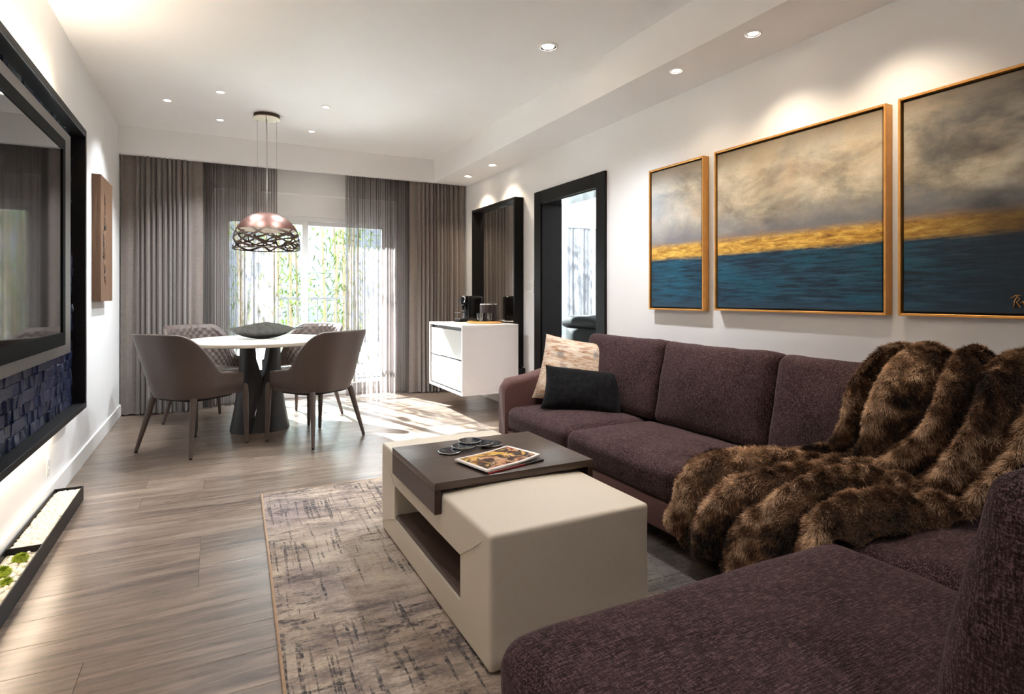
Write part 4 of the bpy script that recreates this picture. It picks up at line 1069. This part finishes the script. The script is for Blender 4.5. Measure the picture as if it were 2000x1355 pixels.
# scatter cushions
def pillow(w, h, d, seed, n=26, pinch=.07):
    def f(u, v, s):
        a, b = u*2-1, v*2-1
        x = a*w/2*(1-pinch*(1-b*b)*abs(a)**3); y = b*h/2*(1-pinch*(1-a*a)*abs(b)**3)
        z = s*d/2*((1-abs(a)**2.6)*(1-abs(b)**2.6))**.55
        z += .010*mnoise.noise(Vector((x*9, y*9, seed)))*(1-max(abs(a), abs(b))**4)
        return x, y, z
    A = grid(lambda u, v: f(u, v, 1), n, n); B = grid(lambda u, v: f(u, v, -1), n, n)
    return merge(A, (B[0], [tuple(reversed(q)) for q in B[1]]))
t = NT('gilded_distressed_weave'); p = t.obj(); a_ = t.noise(t.map(p, (5, 26, 5)), 2.0, 6, .75, .2); b_n = t.noise(t.map(p, (22, 190, 22)), 1, 3, .7); c_n = t.noise(p, 9, 3)
cc = t.ramp(t.math('ADD', t.math('MULTIPLY', a_, .7), t.math('MULTIPLY', b_n, .3)), [(.38, (.20, .095, .055)), (.46, (.40, .23, .13)), (.51, (.50, .40, .30)), (.62, (.60, .52, .43))])
cc = t.mix(t.ramp(c_n, [(.58, 0.0), (.66, .7)]), cc, (.20, .18, .17))
M['gilded'] = t.pbr(cc, .55, .0, t.bump(b_n, .3, .002), .4)
pl1 = thing('throw_pillow', 'square copper and cream distressed throw pillow leaning in the sofa corner', 'pillow', (2.080, 3.255, .412))
R1 = Matrix.Rotation(math.radians(-38), 4, 'Z') @ Matrix.Rotation(math.radians(66), 4, 'X') @ Matrix.Rotation(math.radians(-9), 4, 'Z')
q = build('pillow_cover', move(pillow(.48, .46, .15, 1), 0, .215, .02), M['gilded'], pl1, True); q.matrix_local = R1
t = NT('black_velvet'); n_ = t.noise(t.obj(), 30, 4, .7)
M['velvet'] = t.pbr(t.ramp(n_, [(.35, (.002, .002, .0025)), (.7, (.009, .009, .010))]), .75, 0, t.bump(n_, .4, .004), .05)
t.p.inputs['Sheen Weight'].default_value = .08
pl2 = thing('throw_pillow', 'black velvet lumbar throw pillow in front of the copper one', 'pillow', (2.020, 3.015, .405))
R2 = Matrix.Rotation(math.radians(-31), 4, 'Z') @ Matrix.Rotation(math.radians(58), 4, 'X') @ Matrix.Rotation(math.radians(-6), 4, 'Z')
q = build('pillow_cover', move(pillow(.50, .30, .13, 2), 0, .130, .02), M['velvet'], pl2, True); q.matrix_local = R2

# ---------------------------------------------------------------- fur throw
def throw():
    # centre line from behind the back cushion, over it, across the seat and down the front; per point: centre, half width, fold depth
    K = [((2.575, 1.11, .60), .27, .016), ((2.530, 1.11, .79), .27, .026), ((2.45, 1.12, .880), .275, .036), ((2.345, 1.13, .850), .275, .042), ((2.255, 1.14, .73), .28, .046), ((2.185, 1.16, .57), .28, .046),
         ((2.125, 1.20, .458), .28, .042), ((2.02, 1.27, .430), .29, .042), ((1.90, 1.33, .432), .33, .042), ((1.78, 1.39, .432), .36, .042), ((1.700, 1.43, .410), .36, .040), ((1.650, 1.45, .34), .35, .038), ((1.630, 1.47, .24), .33, .036), ((1.625, 1.49, .150), .30, .030)]
    C = np.array([k[0] for k in K]); Wd = np.array([k[1] for k in K]); Am = np.array([k[2] for k in K])
    d = np.r_[0, np.cumsum(np.linalg.norm(np.diff(C, axis=0), axis=1))]; d /= d[-1]
    nu, nv = 170, 150; uu = np.linspace(0, 1, nu)
    # smooth interpolation
    def interp(a):
        if a.ndim == 1: a = a[:, None]
        out = np.stack([np.interp(np.linspace(0, 1, 400), d, a[:, j]) for j in range(a.shape[1])], 1)
        ker = np.hanning(33); ker /= ker.sum(); pad = np.pad(out, ((16, 16), (0, 0)), 'edge')
        out = np.stack([np.convolve(pad[:, j], ker, 'valid') for j in range(a.shape[1])], 1)
        return np.stack([np.interp(uu, np.linspace(0, 1, 400), out[:, j]) for j in range(a.shape[1])], 1)
    P = interp(C); W = interp(Wd)[:, 0]; A = interp(Am)[:, 0]
    T = np.gradient(P, axis=0); T /= np.linalg.norm(T, axis=1)[:, None]
    lat = np.tile(np.array([0.0, 1.0, 0.0]), (nu, 1)); lat -= (lat*T).sum(1)[:, None]*T*.55; lat /= np.linalg.norm(lat, axis=1)[:, None]
    Nn = np.cross(T, lat); Nn /= np.linalg.norm(Nn, axis=1)[:, None]
    if Nn[nu//2, 2] < 0: Nn = -Nn
    V = np.zeros((nu, nv, 3)); CR = np.zeros((nu, nv)); vv = np.linspace(-1, 1, nv)
    for i in range(nu):
        u = uu[i]
        for j in range(nv):
            v = vv[j]
            n1 = mnoise.noise(Vector((u*2.6, v*1.1, 1.0)))
            ph = v*6.6+1.3*math.sin(u*4.6+.6)+3.0*n1+.7*mnoise.noise(Vector((u*7, v*3, 11)))
            amp = A[i]*(1.15+.9*mnoise.noise(Vector((u*4.1, v*2.2, 7.0))))
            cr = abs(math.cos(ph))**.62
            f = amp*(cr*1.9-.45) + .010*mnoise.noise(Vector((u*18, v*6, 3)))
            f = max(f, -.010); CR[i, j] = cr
            edge = 1+.09*mnoise.noise(Vector((u*7, 9 if v > 0 else -9, 0)))+.05*mnoise.noise(Vector((u*19, 4 if v > 0 else -4, 0)))
            gather = v-.05*math.sin(ph*2)
            q = P[i]+lat[i]*W[i]*gather*edge+Nn[i]*(f+.012)
            e = max(0, abs(v)-.88)/.12
            q = q-Nn[i]*.035*e*e
            if u > .93: q = q+T[i]*.05*mnoise.noise(Vector((v*3, 2, 0)))*(u-.93)/.07*1.6
            V[i, j] = q
    return V, CR
TV, CR = throw()
nu, nv = TV.shape[:2]
pts = TV.reshape(-1, 3)
F = [(i*nv+j, (i+1)*nv+j, (i+1)*nv+j+1, i*nv+j+1) for i in range(nu-1) for j in range(nv-1)]
thr = thing('fur_throw', 'shaggy brown faux fur throw draped over the sofa back and seat', 'throw', (0, 0, 0))
def m_fur():
    t = NT('faux_fur'); at = t.n('VertexColor', layer_name='Col'); return t.pbr(at.outputs[0], .75, 0, None, .2)
M['fur'] = m_fur()
hide = build('hide', (pts, F), plain('fur_undercoat', (.10, .055, .030), .9, grain=.4, gscale=30), thr, True)
def strands(n, seed):
    rg = np.random.default_rng(seed)
    i = rg.uniform(0, nu-1.001, n); j = rg.uniform(0, nv-1.001, n); i0, j0 = i.astype(int), j.astype(int); a, b = (i-i0)[:, None], (j-j0)[:, None]
    q = TV[i0, j0]*(1-a)*(1-b)+TV[i0+1, j0]*a*(1-b)+TV[i0, j0+1]*(1-a)*b+TV[i0+1, j0+1]*a*b
    du = TV[i0+1, j0]-TV[i0, j0]; dv = TV[i0, j0+1]-TV[i0, j0]
    N = np.cross(du, dv); N /= np.linalg.norm(N, axis=1)[:, None]+1e-9
    mid = TV[nu//2, nv//2]; s0 = np.cross(TV[nu//2+1, nv//2]-mid, TV[nu//2, nv//2+1]-mid)
    if s0[2] < 0: N = -N
    dirs = N*rg.uniform(.5, .9, (n, 1))+du/(np.linalg.norm(du, axis=1)[:, None]+1e-9)*rg.normal(.55, .25, (n, 1))+dv/(np.linalg.norm(dv, axis=1)[:, None]+1e-9)*rg.normal(0, .28, (n, 1))
    # clumps lean together
    cl = np.array([mnoise.noise_vector(Vector(p)*38) for p in q]); dirs += cl*.75; dirs[:, 2] -= .10
    dirs /= np.linalg.norm(dirs, axis=1)[:, None]
    L = rg.uniform(.010, .023, (n, 1)); side = np.cross(dirs, rg.normal(0, 1, (n, 3))); side /= np.linalg.norm(side, axis=1)[:, None]; wd = .0008
    m = q+dirs*L*.55; bend = dirs+np.array([0, 0, -.35]); bend /= np.linalg.norm(bend, axis=1)[:, None]; tip = m+bend*L*.5
    V = np.stack([q-side*wd, q+side*wd, m+side*wd*.8, m-side*wd*.8, tip], 1).reshape(-1, 3)
    k = np.arange(n)*5
    F4 = np.stack([k, k+1, k+2, k+3], 1); F3 = np.stack([k+3, k+2, k+4], 1)
    # colour: broad bands of tan, grey-brown and nearly black, shade painted into the fold valleys, lighter roots and dark or frosted tips
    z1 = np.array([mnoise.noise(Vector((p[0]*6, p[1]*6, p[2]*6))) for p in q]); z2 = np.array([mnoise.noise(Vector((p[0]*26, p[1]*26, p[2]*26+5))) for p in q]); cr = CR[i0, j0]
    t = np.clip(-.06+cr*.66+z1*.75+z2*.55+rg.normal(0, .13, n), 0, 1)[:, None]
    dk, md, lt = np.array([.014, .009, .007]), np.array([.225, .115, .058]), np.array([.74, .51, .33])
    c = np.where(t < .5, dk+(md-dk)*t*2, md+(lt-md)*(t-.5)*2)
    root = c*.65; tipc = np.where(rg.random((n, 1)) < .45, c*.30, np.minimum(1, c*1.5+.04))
    Cc = np.stack([root, root, c, c, tipc], 1).reshape(-1, 3)
    return V, F4, F3, Cc
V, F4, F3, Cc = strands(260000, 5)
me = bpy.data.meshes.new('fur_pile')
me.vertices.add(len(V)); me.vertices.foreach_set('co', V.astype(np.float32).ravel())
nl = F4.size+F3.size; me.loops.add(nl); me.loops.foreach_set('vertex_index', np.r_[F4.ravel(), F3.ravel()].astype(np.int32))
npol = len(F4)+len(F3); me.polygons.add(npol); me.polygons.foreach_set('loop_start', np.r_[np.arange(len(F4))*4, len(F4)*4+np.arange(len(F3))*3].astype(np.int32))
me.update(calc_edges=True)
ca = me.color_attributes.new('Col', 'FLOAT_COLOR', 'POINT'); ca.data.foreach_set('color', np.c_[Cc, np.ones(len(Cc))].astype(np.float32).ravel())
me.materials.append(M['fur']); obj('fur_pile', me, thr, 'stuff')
lamp('bedroom_fill_light', 'POINT', (4.6, 4.6, 2.2), 26, (.95, .97, 1.0), shadow_soft_size=.15)  # unseen fill light, added to brighten the bedroom
#@@NEXT
